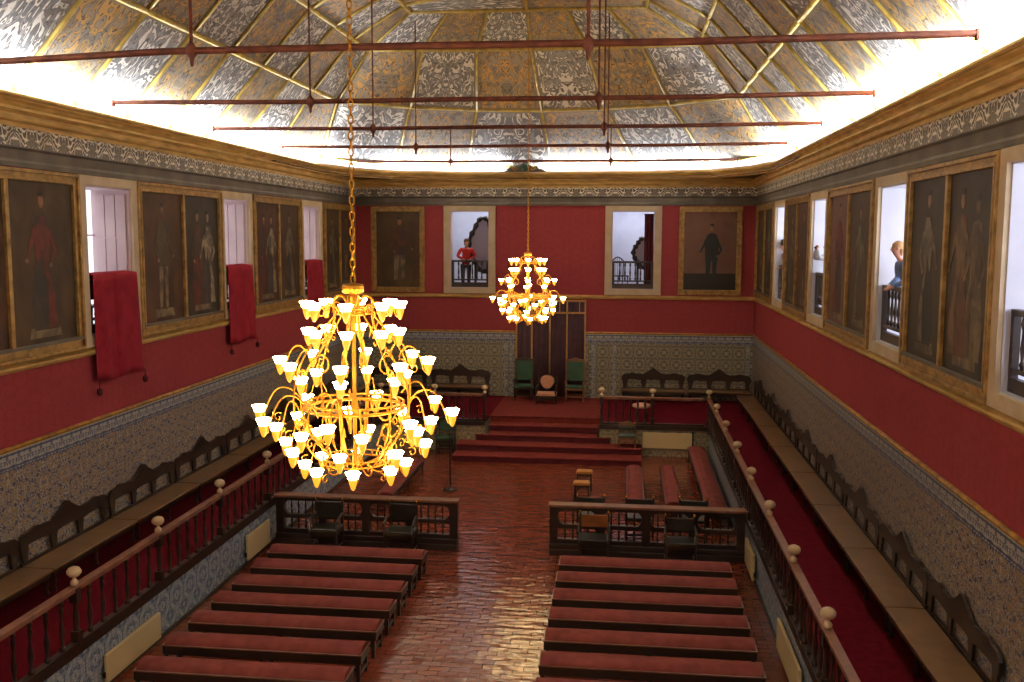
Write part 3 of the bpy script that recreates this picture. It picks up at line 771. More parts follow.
def figure(parent, off, cx, z0, h, robe, coat, skin, pose, axis, at, s):
    """painted standing figure: flat paint on the canvas. u along the canvas."""
    def poly(name, pts, mat, dz):
        m = MB(); d = at+s*(.001+dz*.5+(off or 0))
        q = [(cx+u*h, z0+v*h) for u, v in pts]
        if axis == 'x': m.prism(q, 'x', at, d)
        else: m.prism(q, 'y', at, d)
        return m.build(name, mat, parent)
    def el(u, v, a, b, n=14): return [(u+a*math.cos(2*PI*i/n), v+b*math.sin(2*PI*i/n)) for i in range(n)]
    f = pose; leg = pc((38, 38, 40)) if coat == (34, 34, 34) else pc((120, 104, 84))
    if robe:
        b = poly('painted_figure', [(-.13, .0), (-.15, .2), (-.09, .48), (-.10, .68), (-.07, .8), (0, .83), (.07, .8), (.10, .68), (.08, .48), (.16, .22), (.17, 0)], pc(robe), .001)
    else:
        b = poly('painted_figure', [(-.1, .42), (-.11, .7), (-.07, .8), (0, .83), (.07, .8), (.11, .7), (.1, .42), (.07, .2), (.075, .02), (.02, .0), (.01, .38), (-.03, .38), (-.05, .04), (-.11, .0), (-.08, .2)], pc(coat), .001)
    det = [(el(0, .9, .032, .047), pc(skin)), (el(0, .955, .036, .02), pc((38, 26, 20)))]
    det += [([(-.1*f, .72), (-.17*f, .55), (-.1*f, .45), (-.08*f, .47), (-.13*f, .56), (-.06*f, .68)], pc(coat)), (el(-.09*f, .455, .02, .018), pc(skin)),
            ([(.1*f, .74), (.16*f, .6), (.2*f, .5), (.175*f, .49), (.13*f, .58), (.07*f, .66)], pc(coat)), (el(.19*f, .49, .02, .016), pc(skin))]
    if robe: det += [([(-.03, .8), (.06, .8), (.09, .6), (.05, .45), (.12, .25), (.15, .01), (.03, .01), (.05, .3), (-.01, .5)], pc(coat)), ([(-.1, .68), (-.02, .8), (.0, .6), (-.06, .45), (-.09, .5)], pc(coat))]
    else: det += [([(-.09, .4), (.0, .4), (-.04, .03), (-.09, .03)], leg), ([(.01, .4), (.085, .4), (.075, .03), (.03, .03)], leg)]
    for i, (pts, mt) in enumerate(det):
        o = poly('painted_detail', pts, mt, .003+.0006*i); o.parent = b
    return b
def frame_mb(axis, at, s, u0, u1, z0, z1, w, d, mats, parent, name='frame'):
    """moulded frame: outer step, hollow, inner step"""
    def bx(m, a, b, c, e, t0, t1):
        if axis == 'x': m.box(at+s*t0, at+s*t1, a, b, c, e)
        else: m.box(a, b, at+s*t0, at+s*t1, c, e)
    m = MB()
    for (o, i, t) in ((0, w*.3, d), (w*.3, w*.72, d*.62), (w*.72, w, d*.85)):
        bx(m, u0+o, u1-o, z1-i, z1-o, 0, t); bx(m, u0+o, u1-o, z0+o, z0+i, 0, t); bx(m, u0+o, u0+i, z0+i, z1-i, 0, t); bx(m, u1-i, u1-o, z0+i, z1-i, 0, t)
    return m.build(name, mats, parent, bevel=.006)
def diptych(label, side, y0, y1, figs, cvs):
    x, s = (XL, 1) if side == 'L' else (XR, -1)
    t = thing('double_portrait', label, 'painting', (0, 0, 0)); t.location = (0, 0, 0)
    z0, z1 = 4.28, 7.15; w = .17; ym = (y0+y1)/2
    frame_mb('x', x, s, y0, y1, z0, z1, w, .1, M['gilt_frame'], t)
    MB().box(x, x+s*.085, ym-.045, ym+.045, z0+w*.9, z1-w*.9).build('centre_bar', M['gilt_frame'], t, bevel=.006)
    MB().box(x, x+s*.09, y0+.02, y1-.02, z0+w, z0+w+.05).build('bottom_bead', M['moulding_grey'], t)
    for k, (a, b) in enumerate(((y0+w, ym-.045), (ym+.045, y1-w))):
        c = MB().box(x+s*.02, x+s*.035, a, b, z0+w*.9, z1-w*.9).build('canvas', cvs[k], t)
        at = x+s*.035; yc = (a+b)/2
        m = MB().prism([(yc-.42, z0+.3), (yc+.42, z0+.3), (yc+.38, z0+.46), (yc-.38, z0+.46)], 'x', at, at+s*.0008); m.build('painted_plinth', pc((128, 112, 84)), t)
        for fi, (du, robe, coat, skin, pose, h) in enumerate(figs[k]):
            figure(t, fi*.003, yc+du, z0+.42, h, robe, coat, skin, pose, 'x', at, s)
    return t
SK = (146, 110, 84)
F1 = [(0, None, (74, 62, 44), SK, 1, 2.15)]; F2 = [(-.2, (92, 44, 34), (70, 50, 38), SK, 1, 2.05), (.3, (70, 64, 58), (150, 136, 108), SK, -1, 2.05)]
F3 = [(.0, (60, 52, 40), (104, 44, 34), SK, -1, 2.2)]; F4 = [(0, (66, 60, 48), (110, 100, 80), SK, 1, 2.1)]
F5 = [(0, (30, 28, 28), (116, 104, 86), SK, -1, 2.2)]; F6 = [(-.25, (120, 104, 80), (92, 74, 58), SK, 1, 2.05), (.28, (96, 64, 48), (112, 88, 66), SK, 1, 2.15)]
diptych('gilt-framed double royal portrait at the left photo edge, with a figure in a red cape', 'L', 11.35, 15.17, [F4, F3], [CV[1], CV[0]])
diptych('gilt-framed double portrait between the first and second red banners, armoured king and couple', 'L', 17.1, 20.88, [F1, F2], [CV[1], CV[2]])
diptych('gilt-framed double portrait between the second and third red banners on the left wall', 'L', 22.74, 26.27, [F2, F4], [CV[1], CV[0]])
diptych('gilt-framed double portrait at the far corner of the left wall, beside the chain', 'L', 28.32, 31.6, [F4, F1], [CV[0], CV[1]])
diptych('large gilt double portrait on the right wall with a lady in pale gown', 'R', 11.48, 15.0, [F6, F5], [CV[2], CV[2]])
diptych('gilt double portrait on the right wall beside the visitor in blue, very dark', 'R', 17.0, 20.65, [F4, F3], [CV[0], CV[3]])
diptych('gilt double portrait on the right wall between the two farther open windows', 'R', 22.68, 26.0, [F1, F4], [CV[1], CV[0]])
diptych('gilt double portrait at the far corner of the right wall', 'R', 28.1, 31.6, [F4, F1], [CV[2], CV[1]])
def portrait(label, x0, x1, fig, cv, z0=4.3, z1=7.14):
    t = thing('portrait', label, 'painting', (0, 0, 0)); w = .17
    frame_mb('y', YE, -1, x0, x1, z0, z1, w, .1, M['gilt_frame'], t)
    MB().box(x0+w*.9, x1-w*.9, YE-.02, YE-.035, z0+w*.9, z1-w*.9).build('canvas', cv, t)
    if cv is CV[3]: MB().box(x0+w, x1-w, YE-.036, YE-.038, z0+w, z0+.7).build('painted_ground', pc((40, 34, 26)), t)
    figure(t, None, (x0+x1)/2+.05, z0+.35, *fig, 'y', YE-.036, -1)
portrait('gilt-framed standing portrait at the left of the end wall, pale breeches', -8.43, -6.62, (2.2, None, (84, 48, 36), SK, 1), CV[0])
portrait('gilt-framed portrait of a standing man in dark uniform on reddish ground, end wall', 1.72, 3.72, (2.0, None, (34, 34, 34), SK, -1), CV[3])

# ------------------------------------------------------------------ railings in the wall openings
def opening_rail(label, axis, p, a, b, z=OPZ[0]+.02, h=.92):
    L = b-a-.04
    t = thing('window_railing', label, 'railing', (p, a+.02, z) if axis == 'x' else (a+.02, p, z), PI/2 if axis == 'x' else 0)
    m = MB(); m.box(0, L, -.045, .045, h-.07, h); m.build('handrail', M['wood_dark'], t, bevel=.008)
    m = MB(); m.box(0, L, -.04, .04, .0, .16); m.box(0, L, -.035, .035, .22, .27); m.build('base_rail', M['wood_dark'], t, bevel=.006)
    for x in (.04, L-.04): MB().box(x-.04, x+.04, -.04, .04, .16, h-.07).build('post', M['wood_dark'], t)
    for k in range(1, 7):
        MB().lathe([(.022, .27), (.034, .33), (.018, .37), (.032, .5), (.022, .62), (.018, .7), (.034, .76), (.022, h-.06)], .08+(L-.16)*k/7, 0, 8).build('baluster', M['wood_dark'], t)
for (a, b), lab in zip(opsR, ('dark wooden railing in the bright opening at the right photo edge', 'dark wooden railing under the visitor in blue', 'dark wooden railing below the visitor holding a camera', 'dark wooden railing in the farthest opening of the right wall')):
    opening_rail(lab, 'x', XR+.1, a, b)
for (a, b), lab in zip(opsE, ('dark railing in the left opening of the end wall', 'dark railing in the right opening of the end wall')):
    opening_rail(lab, 'y', YE+.1, a, b, h=.9)
for (a, b), lab in zip(opsL, ('dark railing under the banner nearest the viewer on the left wall', 'dark railing under the middle banner on the left wall', 'dark railing under the farthest banner on the left wall')):
    opening_rail(lab, 'x', XL-.12, a, b)

# banners hung over the sills of the left openings
def banner(label, a, b, ztop, zbot, flare=.12):
    t = thing('hanging_banner', label, 'banner', (XL, (a+b)/2, zbot)); W = (b-a)/2; H = ztop-zbot
    m = MB(); nu, nv = 40, 14; vs = []; fs = []
    def row(v):
        # v 0..1: over the rail from the inside, then down outside
        out = []
        for i in range(nu+1):
            u = -1+2*i/nu; zz = ztop-v*H+.0; ww = W*(1+flare*v*.6)
            fold = .02*math.sin(u*9+1)*v+.035*math.exp(-((u+.12)/.05)**2)*-1*(v**.5)
            out.append((.115+.03*v+fold, u*ww+.05*v, H-v*H+.03*v*math.sin(u*5)))
        return out
    inner = [(-.19, -W+2*W*i/nu, H-.45) for i in range(nu+1)]; t1 = [(-.19, -W+2*W*i/nu, H) for i in range(nu+1)]; t2 = [(-.12, -W+2*W*i/nu, H+.03) for i in range(nu+1)]
    rows = [inner, t1, t2]+[row(j/nv) for j in range(nv+1)]
    for r in rows: vs += r
    for j in range(len(rows)-1):
        for i in range(nu): a_ = j*(nu+1)+i; fs.append((a_, a_+1, a_+nu+2, a_+nu+1))
    m.add(vs, fs, 0, True); o = m.build('cloth', M['drape'], t); so = o.modifiers.new('s', 'SOLIDIFY'); so.thickness = .012
    for sx in (-1, 1):
        yy = sx*W*(1+flare*.6)+.05
        MB().tube([(.15, yy, 0.02), (.15, yy, -.12)], .008, 6).lathe([(.012, 0), (.045, -.03), (.05, -.09), (.03, -.13)], .15, yy, 10, cz=-.1).build('tassel', M['drape_dark'], t)
banner('crimson banner with tassels over the sill nearest the viewer, left wall', 15.42, 16.9, 5.5, 3.68)
banner('crimson banner with tassels over the middle sill of the left wall', 21.05, 22.5, 5.47, 3.7)
banner('short crimson banner over the farthest sill of the left wall', 26.5, 27.95, 5.45, 4.22, .02)

# dark red curtains inside the openings
def curtain(label, axis, p, a, b, z0, z1, mat, lean=0):
    t = thing('curtain', label, 'curtain', (p, a, z0) if axis == 'x' else (a, p, z0), PI/2 if axis == 'x' else 0)
    m = MB(); n = 24; W = b-a; vs = []; fs = []
    for j in range(7):
        v = j/6
        for i in range(n+1):
            u = i/n; vs.append((u*W*(1-lean*v)+ (W*lean*v if lean > 0 else 0), .04*math.sin(u*PI*7), v*(z1-z0)))
    for j in range(6):
        for i in range(n): q = j*(n+1)+i; fs.append((q, q+1, q+n+2, q+n+1))
    m.add(vs, fs, 0, True); o = m.build('cloth', mat, t); s_ = o.modifiers.new('s', 'SOLIDIFY'); s_.thickness = .015
    MB().tube([(-.03, 0, z1-z0+.0), (W+.03, 0, z1-z0+.0)], .015, 6).build('rod', M['iron_dark'], t)
curtain('crimson curtain gathered at the near side of the first left opening', 'x', XL-.12, 15.40, 15.53, 4.5, 6.93, M['drape'])
curtain('maroon curtain hanging at the right of the end wall opening with the mirror', 'y', YE+.22, .62, .92, 4.5, 6.9, M['drape_dark'])

def side_cloth(label, y0, y1, ztop):
    t = thing('draped_cloth', label, 'cloth', (XR+.2, y0, OPZ[0]+.03), PI/2); H = ztop-OPZ[0]-.03; W = y1-y0
    m = MB(); vs = []; fs = []; n = 16
    for j in range(9):
        v = j/8
        for i in range(n+1):
            u = i/n; w_ = W*(1-.75*v); vs.append((u*w_, .03*math.sin(u*PI*5)*(1-.5*v), v*H))
    for j in range(8):
        for i in range(n): q = j*(n+1)+i; fs.append((q, q+1, q+n+2, q+n+1))
    m.add(vs, fs, 0, True); o = m.build('cloth', M['drape_dark'], t); s_ = o.modifiers.new('s', 'SOLIDIFY'); s_.thickness = .015
side_cloth('dark red cloth gathered beside the visitor in blue', 15.15, 15.85, 5.9)
side_cloth('dark red cloth gathered beside the visitor holding a camera', 20.98, 21.75, 5.85)
side_cloth('dark red cloth in the opening at the right photo edge', 9.82, 10.3, 5.6)

# ------------------------------------------------------------------ things in the rooms behind the openings
def small_chair(label, loc, rz):
    t = thing('wooden_chair', label, 'chair', loc, rz)
    MB().box(-.22, .22, -.22, .2, .43, .47).build('seat', M['wood_dark'], t, bevel=.01)
    for sx in (-1, 1):
        for y in (-.19, .17): MB().lathe([(.018, 0), (.025, .1), (.016, .2), (.025, .44)], sx*.18, y, 8).build('leg', M['wood_dark'], t)
    arc = [(-.22+.44*i/12, .19, .95+.13*math.sin(PI*i/12)) for i in range(13)]
    MB().tube([(-.2, .18, .45)]+arc+[(.2, .18, .45)], .02, 8).build('back_frame', M['wood_dark'], t)
    for k in range(5):
        x = -.14+.07*k; MB().tube([(x, .185, .46), (x, .19, .95+.13*math.sin(PI*(x+.22)/.44))], .009, 6).build('spindle', M['wood_dark'], t)
small_chair('dark arched-back chair behind the nearest left banner', (XL-.36, 16.0, OPZ[0]+.02), PI*.5)
small_chair('dark chair in the room behind the right end opening', (-.15, YE+1.2, 4.4), .5)
def big_mirror(label, x, y, w, h, z, cat='mirror'):
    t = thing('ornate_mirror', label, cat, (x, y, z))
    pts = [(w*.5*math.cos(a)*(1+.1*math.cos(4*a)), h*.5+h*.5*math.sin(a)*(1+.06*math.cos(4*a))) for a in [2*PI*i/40 for i in range(40)]]
    MB().tube([(a, 0, b) for a, b in pts], [.075+.035*math.sin(i*2.3) for i in range(40)], 8, closed=True).build('frame', M['leather_dark'], t)
    k = NT('painted_reflection_glass').fin(rgb(170, 176, 192), .18, .2)  # pale, barely metallic colour stands in for the mirror's reflection
    MB().prism([(a*.95, b) for a, b in pts], 'y', .0, .03).build('glass', k, t)
    for s in (-1, 1): MB().box(s*w*.3-.04, s*w*.3+.04, -.03, .06, -(z-4.4), .25).build('foot', M['leather_dark'], t)
big_mirror('tall black ornate framed mirror behind the person in red', -4.85, YE+1.3, .9, 1.75, 5.0)
big_mirror('round dark framed mirror in the room behind the right end opening', .62, YE+1.3, .62, .95, 5.15)

# ------------------------------------------------------------------ people
def skin_body(name, joints, edges, mat, parent=None, sub=2):
    me = bpy.data.meshes.new(name); me.from_pydata([j[:3] for j in joints], edges, []); me.materials.append(mat)
    o = bpy.data.objects.new(name, me); C.objects.link(o)
    if parent: o.parent = parent
    me.skin_vertices if me.skin_vertices else None
    md = o.modifiers.new('skin', 'SKIN'); md.use_smooth_shade = True; md.branch_smoothing = .6
    if not me.skin_vertices:
        bm = bmesh.new(); bm.from_mesh(me); bm.verts.layers.skin.verify(); bm.to_mesh(me); bm.free()
    sv = me.skin_vertices[0].data
    for i, j in enumerate(joints):
        sv[i].radius = (j[3], j[4] if len(j) > 4 else j[3]); sv[i].use_root = (i == 0)
    s = o.modifiers.new('sub', 'SUBSURF'); s.levels = s.render_levels = sub
    for p in me.polygons: p.use_smooth = True
    return o
def person(label, loc, rz, shirt, trousers, hair_c, hands, hair_len=0, lean=.12, H=1.66, hat=False):
    """stands facing -y; hands: two wrist targets in local coordinates"""
    t = thing('person', label, 'person', loc, rz); k = H/1.7
    hp_ = .93*k; sh = 1.38*k; ly = -lean
    J = [(0, 0, hp_, .145, .10), (0, ly*.5, 1.13*k, .125, .09), (0, ly, sh-.05, .15, .10), (0, ly*1.15, sh+.035, .056), (0, ly*1.22-.005, sh+.085, .05)]
    J += [(0, ly*1.28-.018, sh+.135, .064, .078), (0, ly*1.33-.012, sh+.205, .08, .096), (0, ly*1.33, sh+.27, .058, .072)]
    E_ = [(0, 1), (1, 2), (2, 3), (3, 4), (4, 5), (5, 6), (6, 7)]
    for s in (-1, 1):
        i = len(J); J += [(s*.1, 0, hp_-.17, .082), (s*.1, .01, .5*k, .058), (s*.1, .03, .1, .04), (s*.1, -.1, .04, .035)]
        E_ += [(0, i), (i, i+1), (i+1, i+2), (i+2, i+3)]
    arms = []
    for s, hd in zip((-1, 1), hands):
        i = len(J); S = Vector((s*.175*k, ly, sh-.02)); Wr = Vector(hd); mid = (S+Wr)/2; d = (Wr-S).length; ua = .29*k
        off = math.sqrt(max(ua*ua-(d/2)**2, 0.0004)); side = Vector((s*.6, .35, -.7)); ax = (Wr-S).normalized(); side = (side-ax*side.dot(ax)).normalized(); El = mid+side*off
        dr = (Wr-El).normalized(); palm = Wr+dr*.07
        J += [(*S, .055), (*El, .042), (*Wr, .028), (*palm, .036, .02)]; E_ += [(2, i), (i, i+1), (i+1, i+2), (i+2, i+3)]
        arms.append((S, El, Wr)); side2 = dr.cross(Vector((0, 0, 1))); side2 = side2.normalized() if side2.length > .1 else Vector((1, 0, 0))
        for f in range(4):
            b = palm+side2*(.026*(f-1.5)/1.5); q = len(J)
            J += [(*(b+dr*.035), .009), (*(b+dr*(.062+.006*(1.5-abs(f-1.5)))+Vector((0, 0, -.012))), .008)]; E_ += [(i+3, q), (q, q+1)]
        q = len(J); J += [(*(Wr+dr*.03+side2*s*.03), .011), (*(Wr+dr*.06+side2*s*.045), .009)]; E_ += [(i+3, q), (q, q+1)]
    body = skin_body('body', J, E_, M['skin'], t, 2)
    hx = J[6]
    # face
    m = MB(); m.ell((0, hx[1]-.088, hx[2]-.015), (.012, .018, .02), 8, 6); m.build('nose', M['skin'], body)
    m = MB(); [m.ell((s*.03, hx[1]-.083, hx[2]+.012), (.011, .008, .006), 8, 6) for s in (-1, 1)]; m.build('eyes', M['leather_dark'], body)
    MB().ell((0, hx[1]-.08, hx[2]-.05), (.022, .01, .005), 8, 6).build('mouth', pc((150, 70, 64)), body)
    m = MB(); [m.ell((s*.08, hx[1], hx[2]), (.01, .02, .03), 8, 6) for s in (-1, 1)]; m.build('ears', M['skin'], body)
    # clothes follow the body, a little larger
    def cl(name, mat, idx):
        mp = {v: i for i, v in enumerate(idx)}; jj = [(J[v][0], J[v][1], J[v][2]-(.035 if v == 3 else .13 if (v == 0 and name == 'shirt') else 0))+tuple(r*1.2+.008+(.02 if v == 3 else 0) for r in J[v][3:]) for v in idx]
        ee = [(mp[a], mp[b]) for a, b in E_ if a in mp and b in mp]; return skin_body(name, jj, ee, mat, t, 2)
    leg0 = 8; arm0 = 16; step = 14
    cl('shirt', shirt, [0, 1, 2, 3, arm0, arm0+1, arm0+2, arm0+step, arm0+step+1, arm0+step+2])
    cl('trousers', trousers, [0, 8, 9, 10, 12, 13, 14])
    m = MB(); m.ell((0, hx[1]+.02, hx[2]+.035), (.092, .098, .092), 14, 10)
    if hair_len: m.ell((0, hx[1]+.062, hx[2]-.03), (.082, .036, .08+hair_len), 12, 8)
    hr = m.build('hair', hair_c, body)
    if hat: MB().lathe([(.16, .0), (.16, .012), (.1, .02), (.095, .09), (.06, .12), (0, .125)], 0, hx[1]+.01, 16, cz=hx[2]+.06).build('hat', M['leather_dark'], t)
    return t
GH = OPZ[0]+.03
gz = 4.42
blond = mottled('sandy_hair', rgb(176, 132, 84), rgb(206, 164, 110), 20, .6); brown = mottled('brown_hair', rgb(60, 38, 24), rgb(86, 56, 36), 20, .6)
person('visitor in pale blue jacket leaning on the railing of a right wall opening', (XR+.38, 16.1, gz), -PI/2, cloth((110, 140, 186)), cloth((40, 44, 60)), blond, [(-.12, -.34, .98), (.12, -.34, .98)], .02, .2, 1.7)
cam_p = person('visitor in white shirt raising a small camera in a right wall opening', (XR+.34, 22.0, gz), -PI/2, cloth((200, 200, 206)), cloth((60, 60, 70)), brown, [(-.07, -.35, 1.5), (.07, -.35, 1.5)], 0, .08, 1.66)
person('visitor with dark hat in the farthest right wall opening', (XR+.3, 27.6, gz), -PI/2, cloth((180, 130, 130)), cloth((50, 40, 50)), brown, [(-.2, -.22, .95), (.2, -.22, .95)], .04, .1, 1.62, hat=True)
person('person in bright red top at the left opening of the end wall', (-5.32, YE+.48, gz), 0.25, cloth((206, 42, 34)), cloth((36, 32, 40)), brown, [(-.1, -.28, .98), (.12, -.28, .98)], .05, .14, 1.66)
t = thing('compact_camera', 'small black camera held up by the visitor in white', 'camera', (XR-.01, 22.0, gz+1.53), -PI/2)
MB().box(-.06, .06, -.02, .02, -.035, .04).build('body', M['leather_dark'], t, bevel=.006)
MB().tube([(0, -.02, 0), (0, -.06, 0)], .026, 12).build('lens', M['iron_dark'], t)

# ------------------------------------------------------------------ iron tie rods
names = ['thickest rusty iron tie rod, nearest the viewer across the vault', 'second iron tie rod from the viewer', 'third iron tie rod, middle of the five', 'fourth iron tie rod from the viewer', 'farthest and shortest iron tie rod, near the end wall']
for i, (y, hw, r) in enumerate(((11.3, 6.15, .042), (15.7, 6.15, .04), (19.7, 6.15, .04), (23.8, 6.15, .04), (28.6, 5.55, .04))):
    t = thing('tie_rod', names[i], 'tie rod', (CX, y, 8.36))
    MB().tube([(-hw, 0, -.13 if i == 0 else .02), (-hw*.5, 0, -.01), (0, 0, 0), (hw*.5, 0, -.01), (hw, 0, .02)], r, 8).build('bar', M['iron'], t)
    for x in (-2.75, 1.95):
        zt = {0: 3.15, 1: 3.15, 2: 3.15, 3: 3.0, 4: 1.05}[i]
        MB().tube([(x, 0, .0), (x, 0, zt)], .016 if i else .022, 6).build('hanger', M['iron'], t)
        MB().lathe([(.0, -.2), (.02, -.18), (.03, -.1), (.065, -.05), (.065, .03), (.04, .06), (.02, .09)], x, 0, 8).build('boss', M['iron'], t)
    for s in (-1, 1):
        m = MB().box(s*hw-.015, s*hw+.015, -.045, .045, -.05, .07); m.build('anchor_plate', M['iron'], t)

# dark carved ornament standing on the cornice of the end wall
t = thing('carved_ornament', 'dark carved ornament on the glowing cornice above the end wall', 'ornament', (-3.28, 31.5, 8.235))
MB().prism([(-.72, 0), (.72, 0), (.62, .09), (.5, .11), (.42, .2), (.3, .17), (.2, .22), (.08, .23), (0, .27), (-.08, .23), (-.2, .22), (-.3, .17), (-.42, .2), (-.5, .11), (-.62, .09)], 'y', -.04, .04).build('crest', M['moulding_grey'], t, bevel=.01)
MB().ell((0, -.05, .13), (.12, .05, .1)).build('shield', M['green'], t)
for sx in (-1, 1): MB().tube([(sx*(.3+.09*math.cos(q)*(1-q/12)), -.05, .09+.06*math.sin(q)*(1-q/12)) for q in [i*.6 for i in range(14)]], .018, 6).build('scroll', M['gilt'], t)

# ------------------------------------------------------------------ chandeliers
kw = NT('frosted_glass_lit'); kw.put(kw.b, 'Emission Color', (1, .72, .34, 1)); kw.put(kw.b, 'Emission Strength', 48.0); M['lit_white'] = kw.fin(rgb(60, 50, 40), .5)
ka = NT('amber_glass_lit'); ka.put(ka.b, 'Emission Color', (1, .42, .03, 1)); ka.put(ka.b, 'Emission Strength', 1.3); M['lit_amber'] = ka.fin(rgb(120, 70, 20), .4)
kb = NT('gilded_brass'); kb.put(kb.b, 'Base Color', rgb(206, 146, 48)); M['brass_ch'] = kb.fin(None, .35, .8)
# z measured from the crown, negative downwards: (tier radius, z, phase, attach radius, attach z)
TIERS = [(.43, -.18, .12, .15, -.22), (.42, -.43, .12, .24, -.42), (.69, -.70, .10, .42, -.62), (.50, -.86, .5, .50, -.82),
         (.92, -1.17, .0, .52, -1.02), (.72, -1.30, .42, .50, -1.12), (.66, -1.48, .05, .42, -1.30), (.47, -1.68, .25, .28, -1.52)]
def chandelier(loc, label, top):
    t = thing('chandelier', label, 'chandelier', loc, .03); t.scale = (.965, .965, .965)
    m = MB().lathe([(.02, .06), (.09, .05), (.10, .03), (.10, -.02), (.085, -.035), (.03, -.045)], 0, 0, 24); m.build('crown', M['brass_ch'], t)
    m = MB().lathe([(.0, -1.85), (.03, -1.82), (.045, -1.76), (.02, -1.70), (.018, -1.2), (.04, -1.1), (.018, -1.0), (.018, -.5), (.03, -.2), (.018, 0)], 0, 0, 12); m.build('stem', M['brass_ch'], t)
    for r, z, tt in ((.15, -.22, .012), (.46, -1.10, .016), (.30, -1.62, .010)):
        m = MB(); pts = [(r*math.cos(2*PI*i/40), r*math.sin(2*PI*i/40), z) for i in range(40)]; m.tube(pts, tt, 6, closed=True)
        m.tube([(p[0], p[1], p[2]+.05) for p in pts], tt*.7, 6, closed=True)
        for i in range(0, 40, 2): m.tube([pts[i], (pts[i][0], pts[i][1], z+.05)], .007, 4)
        m.build('hoop', M['brass_ch'], t)
    # eight main S-bands
    prof = [(.06, -.12), (.10, -.05), (.16, -.06), (.19, -.12), (.17, -.22), (.2, -.36), (.3, -.55), (.42, -.71), (.50, -.88), (.52, -1.06), (.48, -1.25), (.38, -1.42), (.26, -1.56), (.13, -1.63), (.02, -1.66)]
    def smooth(p, n=3):
        for _ in range(n):
            q = [p[0]]
            for a, b in zip(p, p[1:]):
                q += [tuple(a[i]*.75+b[i]*.25 for i in range(len(a))), tuple(a[i]*.25+b[i]*.75 for i in range(len(a)))]
            p = q+[p[-1]]
        return p
    ps = smooth(prof, 2)
    curl = [(.34+.0, -1.44), (.40, -1.36), (.38, -1.28), (.31, -1.29), (.30, -1.35), (.34, -1.37)]
    curl2 = [(.40, -.68), (.33, -.60), (.25, -.64), (.24, -.74), (.30, -.79), (.34, -.74), (.30, -.71)]
    bot = [(.1, -1.64), (.2, -1.72), (.28, -1.70), (.28, -1.63), (.22, -1.63), (.22, -1.67)]
    outer = [(.17, -.2), (.34, -.38), (.52, -.58), (.62, -.82), (.63, -1.05), (.56, -1.3), (.46, -1.48), (.3, -1.62)]
    ring_curl = [(.46, -1.10), (.40, -1.0), (.30, -1.0), (.25, -1.09), (.29, -1.19), (.37, -1.2), (.40, -1.13), (.36, -1.08)]
    low_curl = [(.50, -1.18), (.40, -1.38), (.30, -1.42), (.24, -1.35), (.28, -1.27), (.34, -1.3), (.33, -1.35)]
    for k in range(8):
        a = 2*PI*k/8; c, s = math.cos(a), math.sin(a)
        if k % 2 == 0:
            m = MB(); m.tube([(r*c, r*s, z) for r, z in ps], .013, 6, flat=1.5)
            for cv, rr in ((curl2, .010), (bot, .009)): m.tube([(r*c, r*s, z) for r, z in smooth(cv, 2)], rr, 5)
            m.build('main_scroll', M['brass_ch'], t)
        else:
            m = MB(); m.tube([(r*c, r*s, z) for r, z in smooth(outer, 2)], .009, 5); m.tube([(r*c, r*s, z) for r, z in smooth(bot, 2)], .009, 5); m.build('outer_scroll', M['brass_ch'], t)
        a += PI/8; c, s = math.cos(a), math.sin(a); m = MB()
        m.tube([(r*c, r*s, z) for r, z in smooth(ring_curl if k % 2 else low_curl, 2)], .010, 5); m.build('curl', M['brass_ch'], t)
    for R_, Z_, ph, ra, za in TIERS:
        ns = 8 if R_ != .50 else 6
        sh_me = None
        for k in range(ns):
            a = 2*PI*(k+ph)/ns; c, s = math.cos(a), math.sin(a)
            rs = R_-.055
            path = [(ra, za), (ra+(rs-ra)*.3, za+.10), (ra+(rs-ra)*.7, za+.09), (rs, Z_+.02), (rs+.01, Z_-.05), (R_-.02, Z_-.07), (R_, Z_-.06)]
            spi = [(ra+(rs-ra)*.5, za+.1)]+[(ra+(rs-ra)*.5+.045*math.cos(q)*(1-q/9), Z_-.03+.045*math.sin(q)*(1-q/9)) for q in [PI*.5-i*.6 for i in range(9)]]
            m = MB(); m.tube([(r*c, r*s, z) for r, z in smooth(path, 2)], .008, 5)
            spi = [(ra+(rs-ra)*.62+.05*(1-i/12)*math.cos(2.2-i*.62), Z_-.04+.05*(1-i/12)*math.sin(2.2-i*.62)) for i in range(11)]
            m.tube([(r*c, r*s, z) for r, z in spi], .006, 5)
            arm = m.build('arm', M['brass_ch'], t)
            pr1 = [(.008, -.095), (.02, -.078), (.036, -.028), (.043, .012)]; pr2 = [(.043, .012), (.050, .04), (.066, .068), (.056, .074), (.02, .068)]
            if sh_me is None:
                m = MB(); m.lathe(pr1, 0, 0, 10, 1); m.lathe(pr2, 0, 0, 12, 0, wob=.08); o = m.build('lamp_shade', [M['lit_white'], M['lit_amber']], arm); sh_me = o.data
            else: o = bpy.data.objects.new('lamp_shade', sh_me); C.objects.link(o); o.parent = arm
            o.location = (R_*c, R_*s, Z_)
    # chain
    m = MB(); z = .06; i = 0
    while z < (top-loc[2])/.965:
        pts = []
        for q in range(10):
            an = 2*PI*q/10; e = (.022*math.cos(an), .045*math.sin(an)); pts.append((e[0] if i % 2 == 0 else 0, 0 if i % 2 == 0 else e[0], z+.04+e[1]))
        m.tube(pts, .008, 5, closed=True); z += .072; i += 1
    m.build('chain', M['brass_ch'] if True else None, t)
    return t
chandelier((CX, 8.42, 5.70), 'large lit brass chandelier with tulip shades hanging nearest the viewer', 11.85)
chandelier((CX, 24.15, 5.72), 'smaller-looking lit brass chandelier hanging near the end wall', 11.45)

